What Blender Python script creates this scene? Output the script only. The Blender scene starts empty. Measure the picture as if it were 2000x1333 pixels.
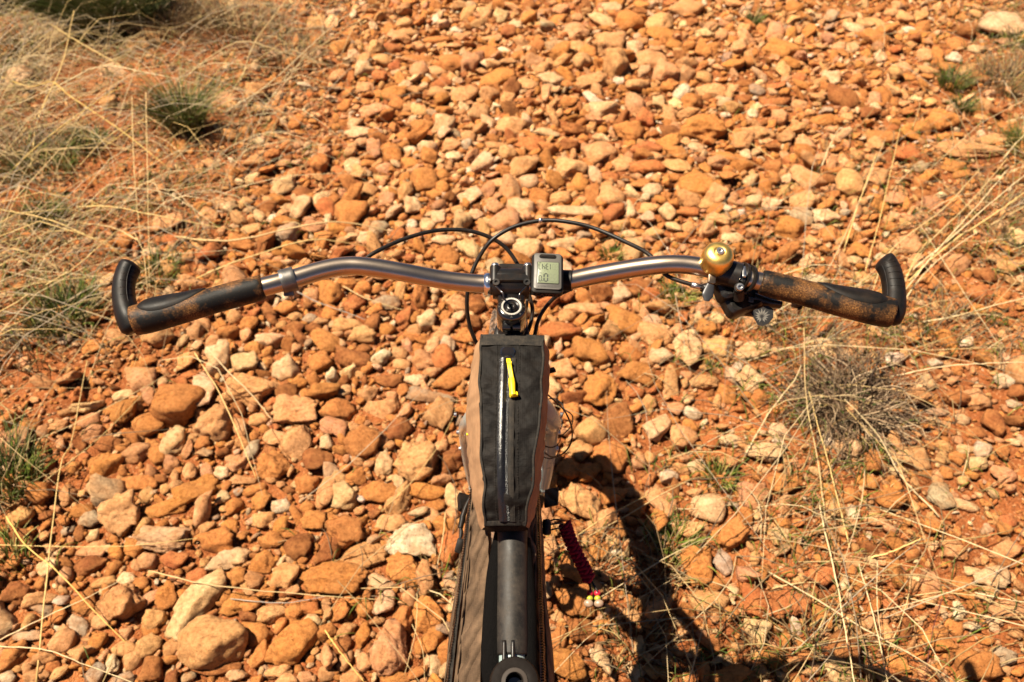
import bpy, bmesh, math, random
import numpy as np
from mathutils import Vector, Matrix

random.seed(7)
RNG = np.random.default_rng(11)
sc = bpy.context.scene
C = sc.collection

# ------------------------------------------------------------ camera, sky, sun
CAM_H, PITCH, FPX = 1.69, math.radians(43.5), 1556.0
cam_d = bpy.data.cameras.new('camera')
cam = bpy.data.objects.new('camera', cam_d)
C.objects.link(cam)
cam.location = (0, 0, CAM_H)
cam.rotation_euler = (math.pi/2 - PITCH, 0, 0)
cam_d.sensor_width = 36.0
cam_d.lens = 36.0*FPX/2000.0
cam_d.clip_start = 0.02
cam_d.clip_end = 400.0
cam_d.dof.use_dof = True
cam_d.dof.focus_distance = 0.965
cam_d.dof.aperture_fstop = 7.1
sc.camera = cam

SUN_SX, SUN_SY = 0.485, 0.0          # shadow offset on the ground per metre of height
to_sun = Vector((-SUN_SX, -SUN_SY, 1)).normalized()
sun_d = bpy.data.lights.new('sun', 'SUN')
sun_d.energy = 5.0
sun_d.angle = math.radians(0.53)
sun_d.color = (1.0, 0.88, 0.70)
sun = bpy.data.objects.new('sun', sun_d)
C.objects.link(sun)
sun.rotation_euler = to_sun.to_track_quat('Z', 'Y').to_euler()
world = bpy.data.worlds.new('World')
sc.world = world
world.use_nodes = True
wn = world.node_tree
bg = wn.nodes['Background']
sky = wn.nodes.new('ShaderNodeTexSky')
sky.sky_type = 'NISHITA'
sky.sun_disc = False
sky.sun_elevation = math.asin(to_sun.z)
sky.sun_rotation = math.atan2(to_sun.x, to_sun.y)
sky.air_density = 0.32
sky.altitude = 1500
sky.dust_density = 0.6
sky.ozone_density = 0.0
wn.links.new(sky.outputs[0], bg.inputs[0])
bg.inputs[1].default_value = 0.05
sc.view_settings.view_transform = 'Standard'
sc.view_settings.look = 'None'
sc.view_settings.gamma = 1.0
sc.view_settings.use_curve_mapping = False
sc.view_settings.exposure = 1.45
sc.render.engine = 'CYCLES'
sc.cycles.max_bounces = 5
sc.cycles.diffuse_bounces = 1
sc.cycles.use_denoising = True

# ------------------------------------------------------------ helpers
def P(px, py, z):
    """point of height z that the photograph shows at pixel (px, py)"""
    dx, dy = (px-1000.0)/FPX, -(py-666.5)/FPX
    s, c = math.sin(PITCH), math.cos(PITCH)
    d = Vector((dx, c + dy*s, -s + dy*c))
    t = (z-CAM_H)/d.z
    return Vector((0, 0, CAM_H)) + d*t

def PY(px, py, y):
    dx, dy = (px-1000.0)/FPX, -(py-666.5)/FPX
    s, c = math.sin(PITCH), math.cos(PITCH)
    d = Vector((dx, c + dy*s, -s + dy*c))
    return Vector((0, 0, CAM_H)) + d*(y/d.y)

def project(x, y, z=0.0):
    s, c = math.sin(PITCH), math.cos(PITCH)
    depth = y*c + (CAM_H-z)*s
    up = y*s - (CAM_H-z)*c
    depth = np.maximum(depth, 0.05)
    return 1000+FPX*x/depth, 666.5-FPX*up/depth, depth

def mesh_obj(name, verts, faces, mat=None, parent=None, smooth=True):
    me = bpy.data.meshes.new(name)
    me.from_pydata([tuple(v) for v in verts], [], faces)
    me.update()
    if smooth:
        me.polygons.foreach_set('use_smooth', [True]*len(me.polygons))
    if mat: me.materials.append(mat)
    o = bpy.data.objects.new(name, me)
    C.objects.link(o)
    if parent: o.parent = parent
    return o

def bulk_mesh(name, V, T, mat, tint=None, smooth=True):
    """V (n,3) T (m,3) numpy"""
    me = bpy.data.meshes.new(name)
    me.vertices.add(len(V)); me.vertices.foreach_set('co', V.astype(np.float32).ravel())
    me.loops.add(T.size); me.loops.foreach_set('vertex_index', T.astype(np.int32).ravel())
    me.polygons.add(len(T))
    me.polygons.foreach_set('loop_start', np.arange(0, T.size, 3, dtype=np.int32))
    me.polygons.foreach_set('loop_total', np.full(len(T), 3, dtype=np.int32))
    me.polygons.foreach_set('use_smooth', np.full(len(T), smooth))
    me.update(calc_edges=True)
    if tint is not None:
        a = me.color_attributes.new('tint', 'FLOAT_COLOR', 'POINT')
        c4 = np.ones((len(V), 4), dtype=np.float32); c4[:, :3] = tint
        a.data.foreach_set('color', c4.ravel())
    me.materials.append(mat)
    o = bpy.data.objects.new(name, me)
    C.objects.link(o)
    return o

def empty(name, loc=(0, 0, 0)):
    o = bpy.data.objects.new(name, None)
    o.empty_display_size = 0.05
    C.objects.link(o); o.location = loc
    return o

def tag(o, label=None, cat=None, group=None, kind=None):
    if label: o['label'] = label
    if cat: o['category'] = cat
    if group: o['group'] = group
    if kind: o['kind'] = kind
    return o

def spline(pts, n):
    """Catmull-Rom through pts (Vectors) -> n points"""
    P_ = [Vector(p) for p in pts]
    if len(P_) == 2:
        return [P_[0].lerp(P_[1], i/(n-1)) for i in range(n)]
    Q = [P_[0]*2-P_[1]] + P_ + [P_[-1]*2-P_[-2]]
    out = []
    m = len(P_)-1
    for i in range(n):
        f = i/(n-1)*m
        k = min(int(f), m-1); t = f-k
        a, b, c, d = Q[k], Q[k+1], Q[k+2], Q[k+3]
        out.append(0.5*((2*b) + (c-a)*t + (2*a-5*b+4*c-d)*t*t + (3*b-a-3*c+d)*t*t*t))
    return out

def lin(vals, n):
    xs = np.linspace(0, 1, len(vals))
    return [float(v) for v in np.interp(np.linspace(0, 1, n), xs, vals)]

def frames(path, up):
    out = []
    n = len(path)
    u = Vector(up)
    for i in range(n):
        t = (path[min(i+1, n-1)]-path[max(i-1, 0)]).normalized()
        s = (u - t*u.dot(t))
        if s.length < 1e-5: s = t.orthogonal()
        s.normalize()
        u = s
        out.append((t, s, t.cross(s)))
    return out

def sweep_data(path, ru, rv=None, seg=16, up=(0, 0, 1), shape=None, caps=True):
    n = len(path)
    ru = lin(ru if hasattr(ru, '__len__') else [ru], n) if hasattr(ru, '__len__') else [ru]*n
    rv = ru if rv is None else (lin(rv, n) if hasattr(rv, '__len__') else [rv]*n)
    V, F = [], []
    for i, (t, s, b) in enumerate(frames(path, up)):
        for k in range(seg):
            a = 2*math.pi*k/seg
            f = shape(i/(n-1), a) if shape else 1.0
            V.append(path[i] + s*(math.cos(a)*ru[i]*f) + b*(math.sin(a)*rv[i]*f))
    for i in range(n-1):
        for k in range(seg):
            k2 = (k+1) % seg
            F.append((i*seg+k, i*seg+k2, (i+1)*seg+k2, (i+1)*seg+k))
    if caps:
        F.append(tuple(range(seg-1, -1, -1)))
        F.append(tuple((n-1)*seg+k for k in range(seg)))
    return V, F

def tube(name, pts, r, mat, parent=None, n=None, seg=14, rv=None, up=(0, 0, 1), shape=None, straight=False):
    path = [Vector(p) for p in pts] if straight else spline(pts, n or max(8, len(pts)*6))
    V, F = sweep_data(path, r, rv, seg, up, shape)
    o = mesh_obj(name, V, F, mat, parent)
    return o

class MB:
    """collects shapes into one mesh"""
    def __init__(s): s.V = []; s.F = []
    def add(s, V, F):
        k = len(s.V); s.V += [Vector(v) for v in V]; s.F += [tuple(i+k for i in f) for f in F]
        return s
    def tube(s, pts, r, n=None, seg=10, rv=None, up=(0, 0, 1), straight=False):
        path = [Vector(p) for p in pts] if straight else spline(pts, n or max(6, len(pts)*5))
        return s.add(*sweep_data(path, r, rv, seg, up))
    def lathe(s, prof, org, axis, seg=28, xdir=None, loop=False):
        axis = Vector(axis).normalized()
        x = Vector(xdir).normalized() if xdir else axis.orthogonal().normalized()
        y = axis.cross(x)
        V, F = [], []
        for (r, h) in prof:
            for k in range(seg):
                a = 2*math.pi*k/seg
                V.append(Vector(org)+axis*h+(x*math.cos(a)+y*math.sin(a))*r)
        for i in range(len(prof)-1):
            for k in range(seg):
                k2 = (k+1) % seg
                F.append((i*seg+k, i*seg+k2, (i+1)*seg+k2, (i+1)*seg+k))
        if loop:
            n = len(prof)
            for k in range(seg):
                k2 = (k+1) % seg
                F.append(((n-1)*seg+k, (n-1)*seg+k2, k2, k))
            return s.add(V, F)
        F.append(tuple(range(seg-1, -1, -1)))
        F.append(tuple((len(prof)-1)*seg+k for k in range(seg)))
        return s.add(V, F)
    def box(s, c, size, M=None, bev=0.0, taper=1.0):
        """rounded box: outline with chamfered corners extruded along local z"""
        M = M or Matrix.Identity(3)
        hx, hy, hz = size[0]/2, size[1]/2, size[2]/2
        b = min(bev, hx*.95, hy*.95)
        out = []
        if b > 0:
            for (cx, cy, a0) in ((hx-b, hy-b, 0), (-hx+b, hy-b, 90), (-hx+b, -hy+b, 180), (hx-b, -hy+b, 270)):
                for a in (0, 30, 60, 90):
                    r = math.radians(a0+a); out.append((cx+b*math.cos(r), cy+b*math.sin(r)))
        else:
            out = [(hx, hy), (-hx, hy), (-hx, -hy), (hx, -hy)]
        e = min(b*.5, hz*.6)
        lv = [(-hz, 1 if e == 0 else (hx-e)/hx), (-hz+e, 1), (hz-e, 1), (hz, 1 if e == 0 else (hx-e)/hx)] if e > 0 else [(-hz, 1), (hz, 1)]
        V, F = [], []; m = len(out)
        for li, (h, k) in enumerate(lv):
            tp = taper if h > 0 else 1.0
            for (x, y) in out:
                V.append(Vector(c)+M @ Vector((x*k*tp, y*k*tp, h)))
        for i in range(len(lv)-1):
            for q in range(m):
                q2 = (q+1) % m
                F.append((i*m+q, i*m+q2, (i+1)*m+q2, (i+1)*m+q))
        F.append(tuple(range(m-1, -1, -1))); F.append(tuple((len(lv)-1)*m+q for q in range(m)))
        return s.add(V, F)
    def prism(s, outline, c, M, h):
        m = len(outline)
        V = [Vector(c)+M @ Vector((x, y, 0)) for x, y in outline]+[Vector(c)+M @ Vector((x, y, h)) for x, y in outline]
        F = [(q, (q+1) % m, m+(q+1) % m, m+q) for q in range(m)]
        F += [tuple(range(m-1, -1, -1)), tuple(range(m, 2*m))]
        return s.add(V, F)
    def build(s, name, mat, parent=None, smooth=True, ang=40):
        o = mesh_obj(name, s.V, s.F, mat, parent, smooth=False)
        if smooth:
            me = o.data
            me.polygons.foreach_set('use_smooth', [True]*len(me.polygons))
            bm = bmesh.new(); bm.from_mesh(me)
            bmesh.ops.recalc_face_normals(bm, faces=bm.faces)
            for e in bm.edges:
                if len(e.link_faces) == 2 and e.calc_face_angle(0) > math.radians(ang): e.smooth = False
            bm.to_mesh(me); bm.free()
        return o

def basis(n, u):
    """3x3 whose columns are right, up, normal"""
    n = Vector(n).normalized(); u = Vector(u); u = (u-n*u.dot(n)).normalized()
    r = u.cross(n)
    return Matrix((r, u, n)).transposed()

# ------------------------------------------------------------ materials
def new_mat(name):
    m = bpy.data.materials.new(name); m.use_nodes = True
    nt = m.node_tree
    return m, nt, nt.nodes['Principled BSDF']

def N(nt, typ, **kw):
    n = nt.nodes.new(typ)
    for k, v in kw.items():
        if k.startswith('i_'): n.inputs[k[2:].replace('_', ' ')].default_value = v
        else: setattr(n, k, v)
    return n

def noise(nt, vec, scale, detail=4, rough=.6):
    n = N(nt, 'ShaderNodeTexNoise')
    n.inputs['Scale'].default_value = scale; n.inputs['Detail'].default_value = detail
    n.inputs['Roughness'].default_value = rough
    if vec is not None: nt.links.new(vec, n.inputs['Vector'])
    return n

def ramp(nt, src, stops):
    r = N(nt, 'ShaderNodeValToRGB')
    el = r.color_ramp.elements
    while len(el) < len(stops): el.new(0.5)
    for e, (p, c) in zip(el, stops):
        e.position = p; e.color = c if len(c) == 4 else (*c, 1)
    nt.links.new(src, r.inputs[0])
    return r

def mix(nt, a, b, f, mode='MIX'):
    m = N(nt, 'ShaderNodeMix', data_type='RGBA', blend_type=mode)
    for sock, v in ((m.inputs[6], a), (m.inputs[7], b), (m.inputs[0], f)):
        if hasattr(v, 'links'): nt.links.new(v, sock)
        elif isinstance(v, (tuple, list)): sock.default_value = (*v, 1) if len(v) == 3 else v
        else: sock.default_value = v
    return m.outputs[2]

def bump(nt, bs, h, strength, dist, prev=None):
    b = N(nt, 'ShaderNodeBump')
    b.inputs['Strength'].default_value = strength; b.inputs['Distance'].default_value = dist
    nt.links.new(h, b.inputs['Height'])
    if prev is not None: nt.links.new(prev, b.inputs['Normal'])
    nt.links.new(b.outputs[0], bs.inputs['Normal'])
    return b.outputs[0]

def geo_pos(nt):
    return N(nt, 'ShaderNodeNewGeometry').outputs['Position']

def stone_material():
    m, nt, bs = new_mat('limestone')
    pos = geo_pos(nt)
    at = N(nt, 'ShaderNodeAttribute', attribute_name='tint')
    big = noise(nt, pos, 22, 5, .65)
    f1 = ramp(nt, big.outputs[0], [(.38, (0, 0, 0)), (.62, (1, 1, 1))])
    dust = mix(nt, at.outputs[0], (.36, .135, .04), .0)
    d2 = mix(nt, at.outputs[0], (.52, .215, .066), .56)
    col = mix(nt, at.outputs[0], d2, f1.outputs[0])
    mid = noise(nt, pos, 95, 4, .7)
    f2 = ramp(nt, mid.outputs[0], [(.3, (.52, .46, .42)), (.5, (1, 1, 1)), (.72, (1.28, 1.36, 1.45))])
    col = mix(nt, col, f2.outputs[0], .85, 'MULTIPLY')
    fine = noise(nt, pos, 420, 3, .8)
    f3 = ramp(nt, fine.outputs[0], [(.3, (.72, .7, .68)), (.55, (1, 1, 1)), (.72, (1.15, 1.15, 1.15))])
    col = mix(nt, col, f3.outputs[0], .7, 'MULTIPLY')
    pit = noise(nt, pos, 210, 2, .5)
    fp = ramp(nt, pit.outputs[0], [(.27, (.45, .36, .30)), (.36, (1, 1, 1))])
    col = mix(nt, col, fp.outputs[0], .8, 'MULTIPLY')
    nt.links.new(col, bs.inputs['Base Color'])
    bs.inputs['Roughness'].default_value = .9
    bs.inputs['Specular IOR Level'].default_value = .2
    b1 = bump(nt, bs, noise(nt, pos, 48, 5, .75).outputs[0], .9, .017)
    vor = N(nt, 'ShaderNodeTexVoronoi', feature='F1'); vor.inputs['Scale'].default_value = 170
    nt.links.new(pos, vor.inputs['Vector'])
    b2 = bump(nt, bs, vor.outputs[0], .22, .003, b1)
    bump(nt, bs, noise(nt, pos, 420, 4, .8).outputs[0], .9, .0055, b2)
    return m

def soil_material():
    m, nt, bs = new_mat('red_soil')
    pos = geo_pos(nt)
    a = noise(nt, pos, 2.3, 6, .65)
    c = ramp(nt, a.outputs[0], [(.3, (.13, .038, .011)), (.5, (.24, .073, .021)), (.7, (.34, .120, .038))])
    b = noise(nt, pos, 140, 4, .75)
    c2 = ramp(nt, b.outputs[0], [(.3, (.5, .45, .42)), (.5, (1, 1, 1)), (.72, (1.5, 1.6, 1.7))])
    col = mix(nt, c.outputs[0], c2.outputs[0], .8, 'MULTIPLY')
    v = N(nt, 'ShaderNodeTexVoronoi', feature='F1'); v.inputs['Scale'].default_value = 210
    nt.links.new(pos, v.inputs['Vector'])
    g = ramp(nt, v.outputs['Color'], [(.72, (0, 0, 0)), (.9, (.5, .5, .5))])
    col = mix(nt, col, (.46, .24, .11), g.outputs[0])
    nt.links.new(col, bs.inputs['Base Color'])
    bs.inputs['Roughness'].default_value = .95
    bs.inputs['Specular IOR Level'].default_value = .15
    b1 = bump(nt, bs, noise(nt, pos, 60, 6, .7).outputs[0], .7, .015)
    bump(nt, bs, v.outputs[0], .8, -.004, b1)
    return m

def tint_material(name, rough=.7, bump_s=.0):
    m, nt, bs = new_mat(name)
    at = N(nt, 'ShaderNodeAttribute', attribute_name='tint')
    n = noise(nt, geo_pos(nt), 90, 3)
    f = ramp(nt, n.outputs[0], [(.3, (.7, .68, .65)), (.6, (1.1, 1.1, 1.1))])
    nt.links.new(mix(nt, at.outputs[0], f.outputs[0], .8, 'MULTIPLY'), bs.inputs['Base Color'])
    bs.inputs['Roughness'].default_value = rough
    bs.inputs['Specular IOR Level'].default_value = .3
    return m

def plain(name, col, rough=.5, metal=0.0, var=.0, nscale=200, bump_s=0.0, bdist=.0005, coat=0.0, spec=.5, detail=4):
    m, nt, bs = new_mat(name)
    tc = N(nt, 'ShaderNodeTexCoord').outputs['Object']
    n = noise(nt, tc, nscale, detail, .65)
    if var > 0:
        lo = tuple(max(0, c*(1-var)) for c in col); hi = tuple(c*(1+var) for c in col)
        r = ramp(nt, n.outputs[0], [(.3, lo), (.7, hi)])
        nt.links.new(r.outputs[0], bs.inputs['Base Color'])
    else:
        bs.inputs['Base Color'].default_value = (*col, 1)
    sm = noise(nt, tc, 35, 4, .7)
    rr = N(nt, 'ShaderNodeMapRange'); nt.links.new(sm.outputs[0], rr.inputs[0])
    rr.inputs[1].default_value = .3; rr.inputs[2].default_value = .7
    rr.inputs[3].default_value = max(.03, rough*.8); rr.inputs[4].default_value = min(1, rough*1.25)
    nt.links.new(rr.outputs[0], bs.inputs['Roughness'])
    bs.inputs['Metallic'].default_value = metal
    bs.inputs['Coat Weight'].default_value = coat
    bs.inputs['Specular IOR Level'].default_value = spec
    if bump_s > 0: bump(nt, bs, n.outputs[0], bump_s, bdist)
    return m

def dusted(m, dust=(.40, .20, .09), amount=.35, scale=60):
    """adds settled dust and speckles to a plain material"""
    nt = m.node_tree; bs = nt.nodes['Principled BSDF']
    sock = bs.inputs['Base Color']
    src = sock.links[0].from_socket if sock.links else tuple(sock.default_value)
    tc = N(nt, 'ShaderNodeTexCoord').outputs['Object']
    a = noise(nt, tc, scale, 6, .75); b = noise(nt, tc, 900, 2, .6)
    ra = ramp(nt, a.outputs[0], [(.45, (0, 0, 0)), (.75, (amount,)*3)])
    rb = ramp(nt, b.outputs[0], [(.62, (0, 0, 0)), (.72, (amount*1.4,)*3)])
    f = mix(nt, ra.outputs[0], rb.outputs[0], 1.0, 'ADD')
    nt.links.new(mix(nt, src, dust, f), sock)
    return m

def woven(name, col, rough=.85, scale=900, var=.12, bs_=.5, crease=0.0, spec=.2, cscale=25):
    m, nt, bs = new_mat(name)
    tc = N(nt, 'ShaderNodeTexCoord').outputs['Object']
    w1 = N(nt, 'ShaderNodeTexWave', bands_direction='X'); w1.inputs['Scale'].default_value = scale/6
    w2 = N(nt, 'ShaderNodeTexWave', bands_direction='Y'); w2.inputs['Scale'].default_value = scale/6
    for w in (w1, w2): nt.links.new(tc, w.inputs['Vector']); w.inputs['Distortion'].default_value = 1.0
    wm = mix(nt, w1.outputs[0], w2.outputs[0], .5)
    n = noise(nt, tc, 30, 5, .65)
    lo = tuple(c*(1-var*2) for c in col); hi = tuple(c*(1+var*2) for c in col)
    r = ramp(nt, n.outputs[0], [(.3, lo), (.7, hi)])
    col2 = mix(nt, r.outputs[0], wm, .18, 'MULTIPLY')
    nt.links.new(col2, bs.inputs['Base Color'])
    bs.inputs['Roughness'].default_value = rough
    bs.inputs['Specular IOR Level'].default_value = spec
    b1 = bump(nt, bs, wm, bs_, .0003)
    if crease > 0:
        bump(nt, bs, noise(nt, tc, cscale, 3, .5).outputs[0], crease, .01, b1)
    return m

M_STONE = stone_material()
M_SOIL = soil_material()
M_GRASS = tint_material('straw', .6)
M_METAL, _nt, _b = new_mat('brushed_steel')
_tc = N(_nt, 'ShaderNodeTexCoord').outputs['Object']
_mp = N(_nt, 'ShaderNodeMapping'); _nt.links.new(_tc, _mp.inputs[0]); _mp.inputs['Scale'].default_value = (12, 700, 700)
_n1 = noise(_nt, _mp.outputs[0], 3, 4, .7)
_n2 = noise(_nt, _tc, 40, 5, .7)
_r = ramp(_nt, _n1.outputs[0], [(.3, (.37, .295, .225)), (.7, (.50, .405, .315))])
_r2 = ramp(_nt, _n2.outputs[0], [(.3, (.8, .8, .8)), (.6, (1, 1, 1))])
_nt.links.new(mix(_nt, _r.outputs[0], _r2.outputs[0], .8, 'MULTIPLY'), _b.inputs['Base Color'])
_b.inputs['Metallic'].default_value = 1.0; _b.inputs['Roughness'].default_value = .29
bump(_nt, _b, _n1.outputs[0], .12, .0003)
M_SHIM = plain('polished_shim', (.75, .74, .72), .22, 1.0)
M_CLAMP = dusted(plain('grey_anodised', (.12, .12, .115), .42, .85, var=.15, nscale=120), amount=.2)
M_BLACK = dusted(plain('black_anodised', (.007, .0065, .006), .32, .0, coat=.05, spec=.3), amount=.04)
M_GLOSS = dusted(plain('gloss_black', (.005, .005, .005), .14, .0, coat=.7, spec=.6), amount=.03)
M_RUBBER = dusted(plain('black_rubber', (.0045, .0042, .004), .5, var=.2, nscale=900, bump_s=.25, spec=.17), amount=.03, scale=40)
M_CABLE = dusted(plain('cable_housing', (.006, .0055, .005), .42, spec=.3), amount=.06)
M_BOLT = plain('steel_bolt', (.55, .54, .52), .3, 1.0)
M_BRASS = dusted(plain('brass', (.92, .62, .17), .38, 1.0, var=.12, nscale=60), dust=(.35, .18, .04), amount=.3, scale=50)
M_BLUE = dusted(plain('pale_blue_paint', (.22, .28, .275), .3, coat=.4), amount=.06)
M_TYRE = dusted(plain('tyre_rubber', (.05, .042, .035), .85, var=.3, nscale=200), amount=.8, scale=30)
M_RIM = plain('rim_black', (.02, .02, .02), .35, .5)
M_TAN = woven('tan_canvas', (.26, .150, .078), .9, bs_=.3, crease=.25, cscale=30)
M_FBAG = woven('brown_canvas', (.088, .054, .031), .85, bs_=.35, crease=.6, cscale=18, var=.2)
dusted(M_FBAG, dust=(.24, .15, .085), amount=.22, scale=30)
def creases(m, strength=.7, dist=.007, fy=1.0, fz=-1.9, freq=120):
    nt = m.node_tree; bs = nt.nodes['Principled BSDF']
    tc = N(nt, 'ShaderNodeTexCoord').outputs['Object']
    sep = N(nt, 'ShaderNodeSeparateXYZ'); nt.links.new(tc, sep.inputs[0])
    def M2(op, a, b):
        k = N(nt, 'ShaderNodeMath', operation=op)
        for i, v in enumerate((a, b)):
            if hasattr(v, 'links'): nt.links.new(v, k.inputs[i])
            else: k.inputs[i].default_value = v
        return k.outputs[0]
    ax = M2('ADD', M2('MULTIPLY', sep.outputs[1], fy*freq), M2('MULTIPLY', M2('ABSOLUTE', sep.outputs[0], 0.0), -fz*freq))
    nz = noise(nt, tc, 14, 3, .5)
    ax = M2('ADD', ax, M2('MULTIPLY', nz.outputs[0], 6.0))
    sn = M2('ABSOLUTE', M2('SINE', ax, 0.0), 0.0)
    sn = M2('POWER', sn, .85)
    prev = bs.inputs['Normal'].links[0].from_socket if bs.inputs['Normal'].links else None
    bump(nt, bs, sn, strength, dist, prev)
creases(M_FBAG)
M_BAGBLK = woven('black_fabric', (.0068, .0056, .0048), .7, var=.2, bs_=.3, crease=.5, spec=.13, cscale=38)
dusted(M_BAGBLK, dust=(.06, .042, .03), amount=.10, scale=50)
M_HEM = woven('black_binding', (.016, .014, .012), .8, bs_=.4)
dusted(M_HEM, dust=(.12, .09, .06), amount=.22, scale=120)
M_ZIP = plain('coated_zip', (.006, .0055, .0055), .27, coat=.0, var=.2, nscale=900, bump_s=.7, bdist=.0004, spec=.6)
M_VELCRO = plain('velcro', (.0055, .005, .0048), 1.0, var=.6, nscale=900, bump_s=1.0, bdist=.003, spec=.04)
M_TAPE = dusted(plain('dusty_rubber_wrap', (.011, .0095, .008), .55, var=.3, nscale=300, bump_s=.3, spec=.28), dust=(.11, .08, .055), amount=.28, scale=35)
M_YELLOW = plain('yellow_rubber', (.80, .55, .01), .45, spec=.4)
M_REDCORD = woven('red_paracord', (.30, .008, .022), .8, scale=2600, bs_=.8)
M_REDBEAD = plain('red_bead', (.45, .012, .03), .4)
M_YBEAD = plain('yellow_green_bead', (.30, .29, .025), .4)
M_SHELL = plain('cowrie_shell', (.27, .18, .12), .35, var=.2)
M_GREYPL = plain('silver_plastic', (.085, .078, .068), .45, .1)
M_LCD = plain('lcd_glass', (.145, .165, .10), .3, coat=.15)
M_LCDINK = plain('lcd_ink', (.02, .024, .022), .5)
M_LCDGHOST = plain('lcd_ghost', (.12, .137, .083), .5)
M_PRINT = plain('dark_print', (.06, .055, .05), .5)
M_BRPRINT = plain('brown_print', (.09, .04, .02), .5)
M_WHITE = plain('white_print', (.085, .075, .06), .6)
M_PLRING = plain('worn_plug_ring', (.032, .024, .019), .5, spec=.15)
M_PLUG = plain('matt_plug', (.008, .006, .005), .7, var=.2, spec=.08)
M_HINGE = plain('worn_hinge', (.22, .16, .11), .35, .9)
M_RING = plain('grey_ring', (.36, .33, .29), .45, .3)

def grip_material():
    m, nt, bs = new_mat('speckled_grip')
    tc = N(nt, 'ShaderNodeTexCoord').outputs['Object']
    a = noise(nt, tc, 26, 4, .65)
    s = noise(nt, tc, 620, 3, .7)
    big = ramp(nt, a.outputs[0], [(.45, (0, 0, 0)), (.59, (1, 1, 1))])
    sp = ramp(nt, s.outputs[0], [(.34, (.035, .015, .006)), (.52, (.095, .040, .012)), (.70, (.26, .125, .038))])
    bl = ramp(nt, s.outputs[0], [(.60, (.005, .0045, .004)), (.76, (.05, .024, .009))])
    nt.links.new(mix(nt, bl.outputs[0], sp.outputs[0], big.outputs[0]), bs.inputs['Base Color'])
    bs.inputs['Roughness'].default_value = .55
    bs.inputs['Specular IOR Level'].default_value = .18
    bump(nt, bs, s.outputs[0], .35, .0008)
    return m
M_GRIP = grip_material()

# ------------------------------------------------------------ ground
def grid_lerp(rows, v_at, x_at, table, u, v):
    u = np.clip(u, x_at[0], x_at[-1]-1e-3); v = np.clip(v, v_at[0], v_at[-1]-1e-3)
    T = np.array(table, float)
    xi = np.interp(u, x_at, np.arange(len(x_at))); vi = np.interp(v, v_at, np.arange(len(v_at)))
    a = xi.astype(int); b = vi.astype(int); fa = xi-a; fb = vi-b
    a2 = np.minimum(a+1, T.shape[1]-1); b2 = np.minimum(b+1, T.shape[0]-1)
    return T[b, a]*(1-fa)*(1-fb)+T[b, a2]*fa*(1-fb)+T[b2, a]*(1-fa)*fb+T[b2, a2]*fa*fb
XA = list(range(0, 2001, 200)); VA = [0, 200, 400, 600, 800, 1000, 1200]
STONE_D = [[.15, .15, .15, .4, 1, 1, 1, .85, .8, .75, .4],
           [.15, .15, .2, .5, 1, 1, 1, .95, .85, .65, .35],
           [.2, .2, .35, .95, 1, 1, 1, .95, .75, .5, .35],
           [.2, .25, .85, 1, 1, 1, .95, .6, .5, .45, .35],
           [.25, .55, .85, .9, .75, .75, .75, .55, .3, .45, .5],
           [.45, .75, .85, .9, .85, .85, .7, .6, .5, .55, .6],
           [.65, .85, .95, .95, .95, .85, .6, .5, .5, .55, .65]]
GRASS_D = [[1, 1, .95, .5, .02, 0, .02, .1, .1, .25, .7],
           [1, 1, .8, .35, 0, 0, .02, .06, .08, .3, .8],
           [1, .9, .5, .12, 0, 0, .04, .15, .25, .5, .8],
           [.7, .6, .15, .02, 0, 0, .08, .5, .6, .7, .75],
           [.5, .18, .06, .03, 0, 0, .15, .4, .9, .6, .3],
           [.3, .08, .02, .02, .1, .05, .4, .35, .5, .3, .2],
           [.12, .06, .04, .1, .3, .35, .8, .5, .6, .45, .2]]
def stone_density(x, y):
    u, v, _ = project(x, y); return grid_lerp(0, VA, XA, STONE_D, u, v)
def grass_density(x, y):
    u, v, _ = project(x, y); return grid_lerp(0, VA, XA, GRASS_D, u, v)

def ground_h(x, y):
    x = np.asarray(x, float); y = np.asarray(y, float)
    h = .012*np.sin(2.1*x+.7)*np.cos(1.7*y+.4)+.008*np.sin(5.3*x-1.2+2*np.sin(1.3*y))*np.cos(4.1*y+1.9*x)
    h = h+.004*np.sin(13*x+3*y)*np.sin(11*y-5*x+1)
    far = np.clip((np.hypot(x, y)-6)/20, 0, 1)
    return h*(1-far)+far*(.25*np.sin(.11*x)*np.cos(.09*y))

def ground_sheet():
    def axis(lo, hi, step):
        core = np.arange(lo, hi+1e-6, step)
        out = [core]
        a, s = hi, step
        e1 = []
        while a < 160: s *= 1.25; a += s; e1.append(a)
        a, s = lo, step
        e0 = []
        while a > -160: s *= 1.25; a -= s; e0.append(a)
        return np.concatenate([np.array(e0[::-1]), core, np.array(e1)])
    xs = axis(-3.4, 3.4, .03); ys = axis(.3, 5.6, .03)
    X, Y = np.meshgrid(xs, ys)
    Z = ground_h(X, Y)
    near = np.clip(1-(np.hypot(X, Y-2.5)-3)/2, 0, 1)
    Z = Z+near*.004*(RNG.random(X.shape)-.5)
    V = np.stack([X.ravel(), Y.ravel(), Z.ravel()], 1)
    nx, ny = len(xs), len(ys)
    i = np.arange(ny-1)[:, None]*nx+np.arange(nx-1)[None, :]
    a = i.ravel()
    T = np.concatenate([np.stack([a, a+1, a+nx+1], 1), np.stack([a, a+nx+1, a+nx], 1)])
    o = bulk_mesh('ground', V, T, M_SOIL)
    tag(o, kind='structure')
ground_sheet()

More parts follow.
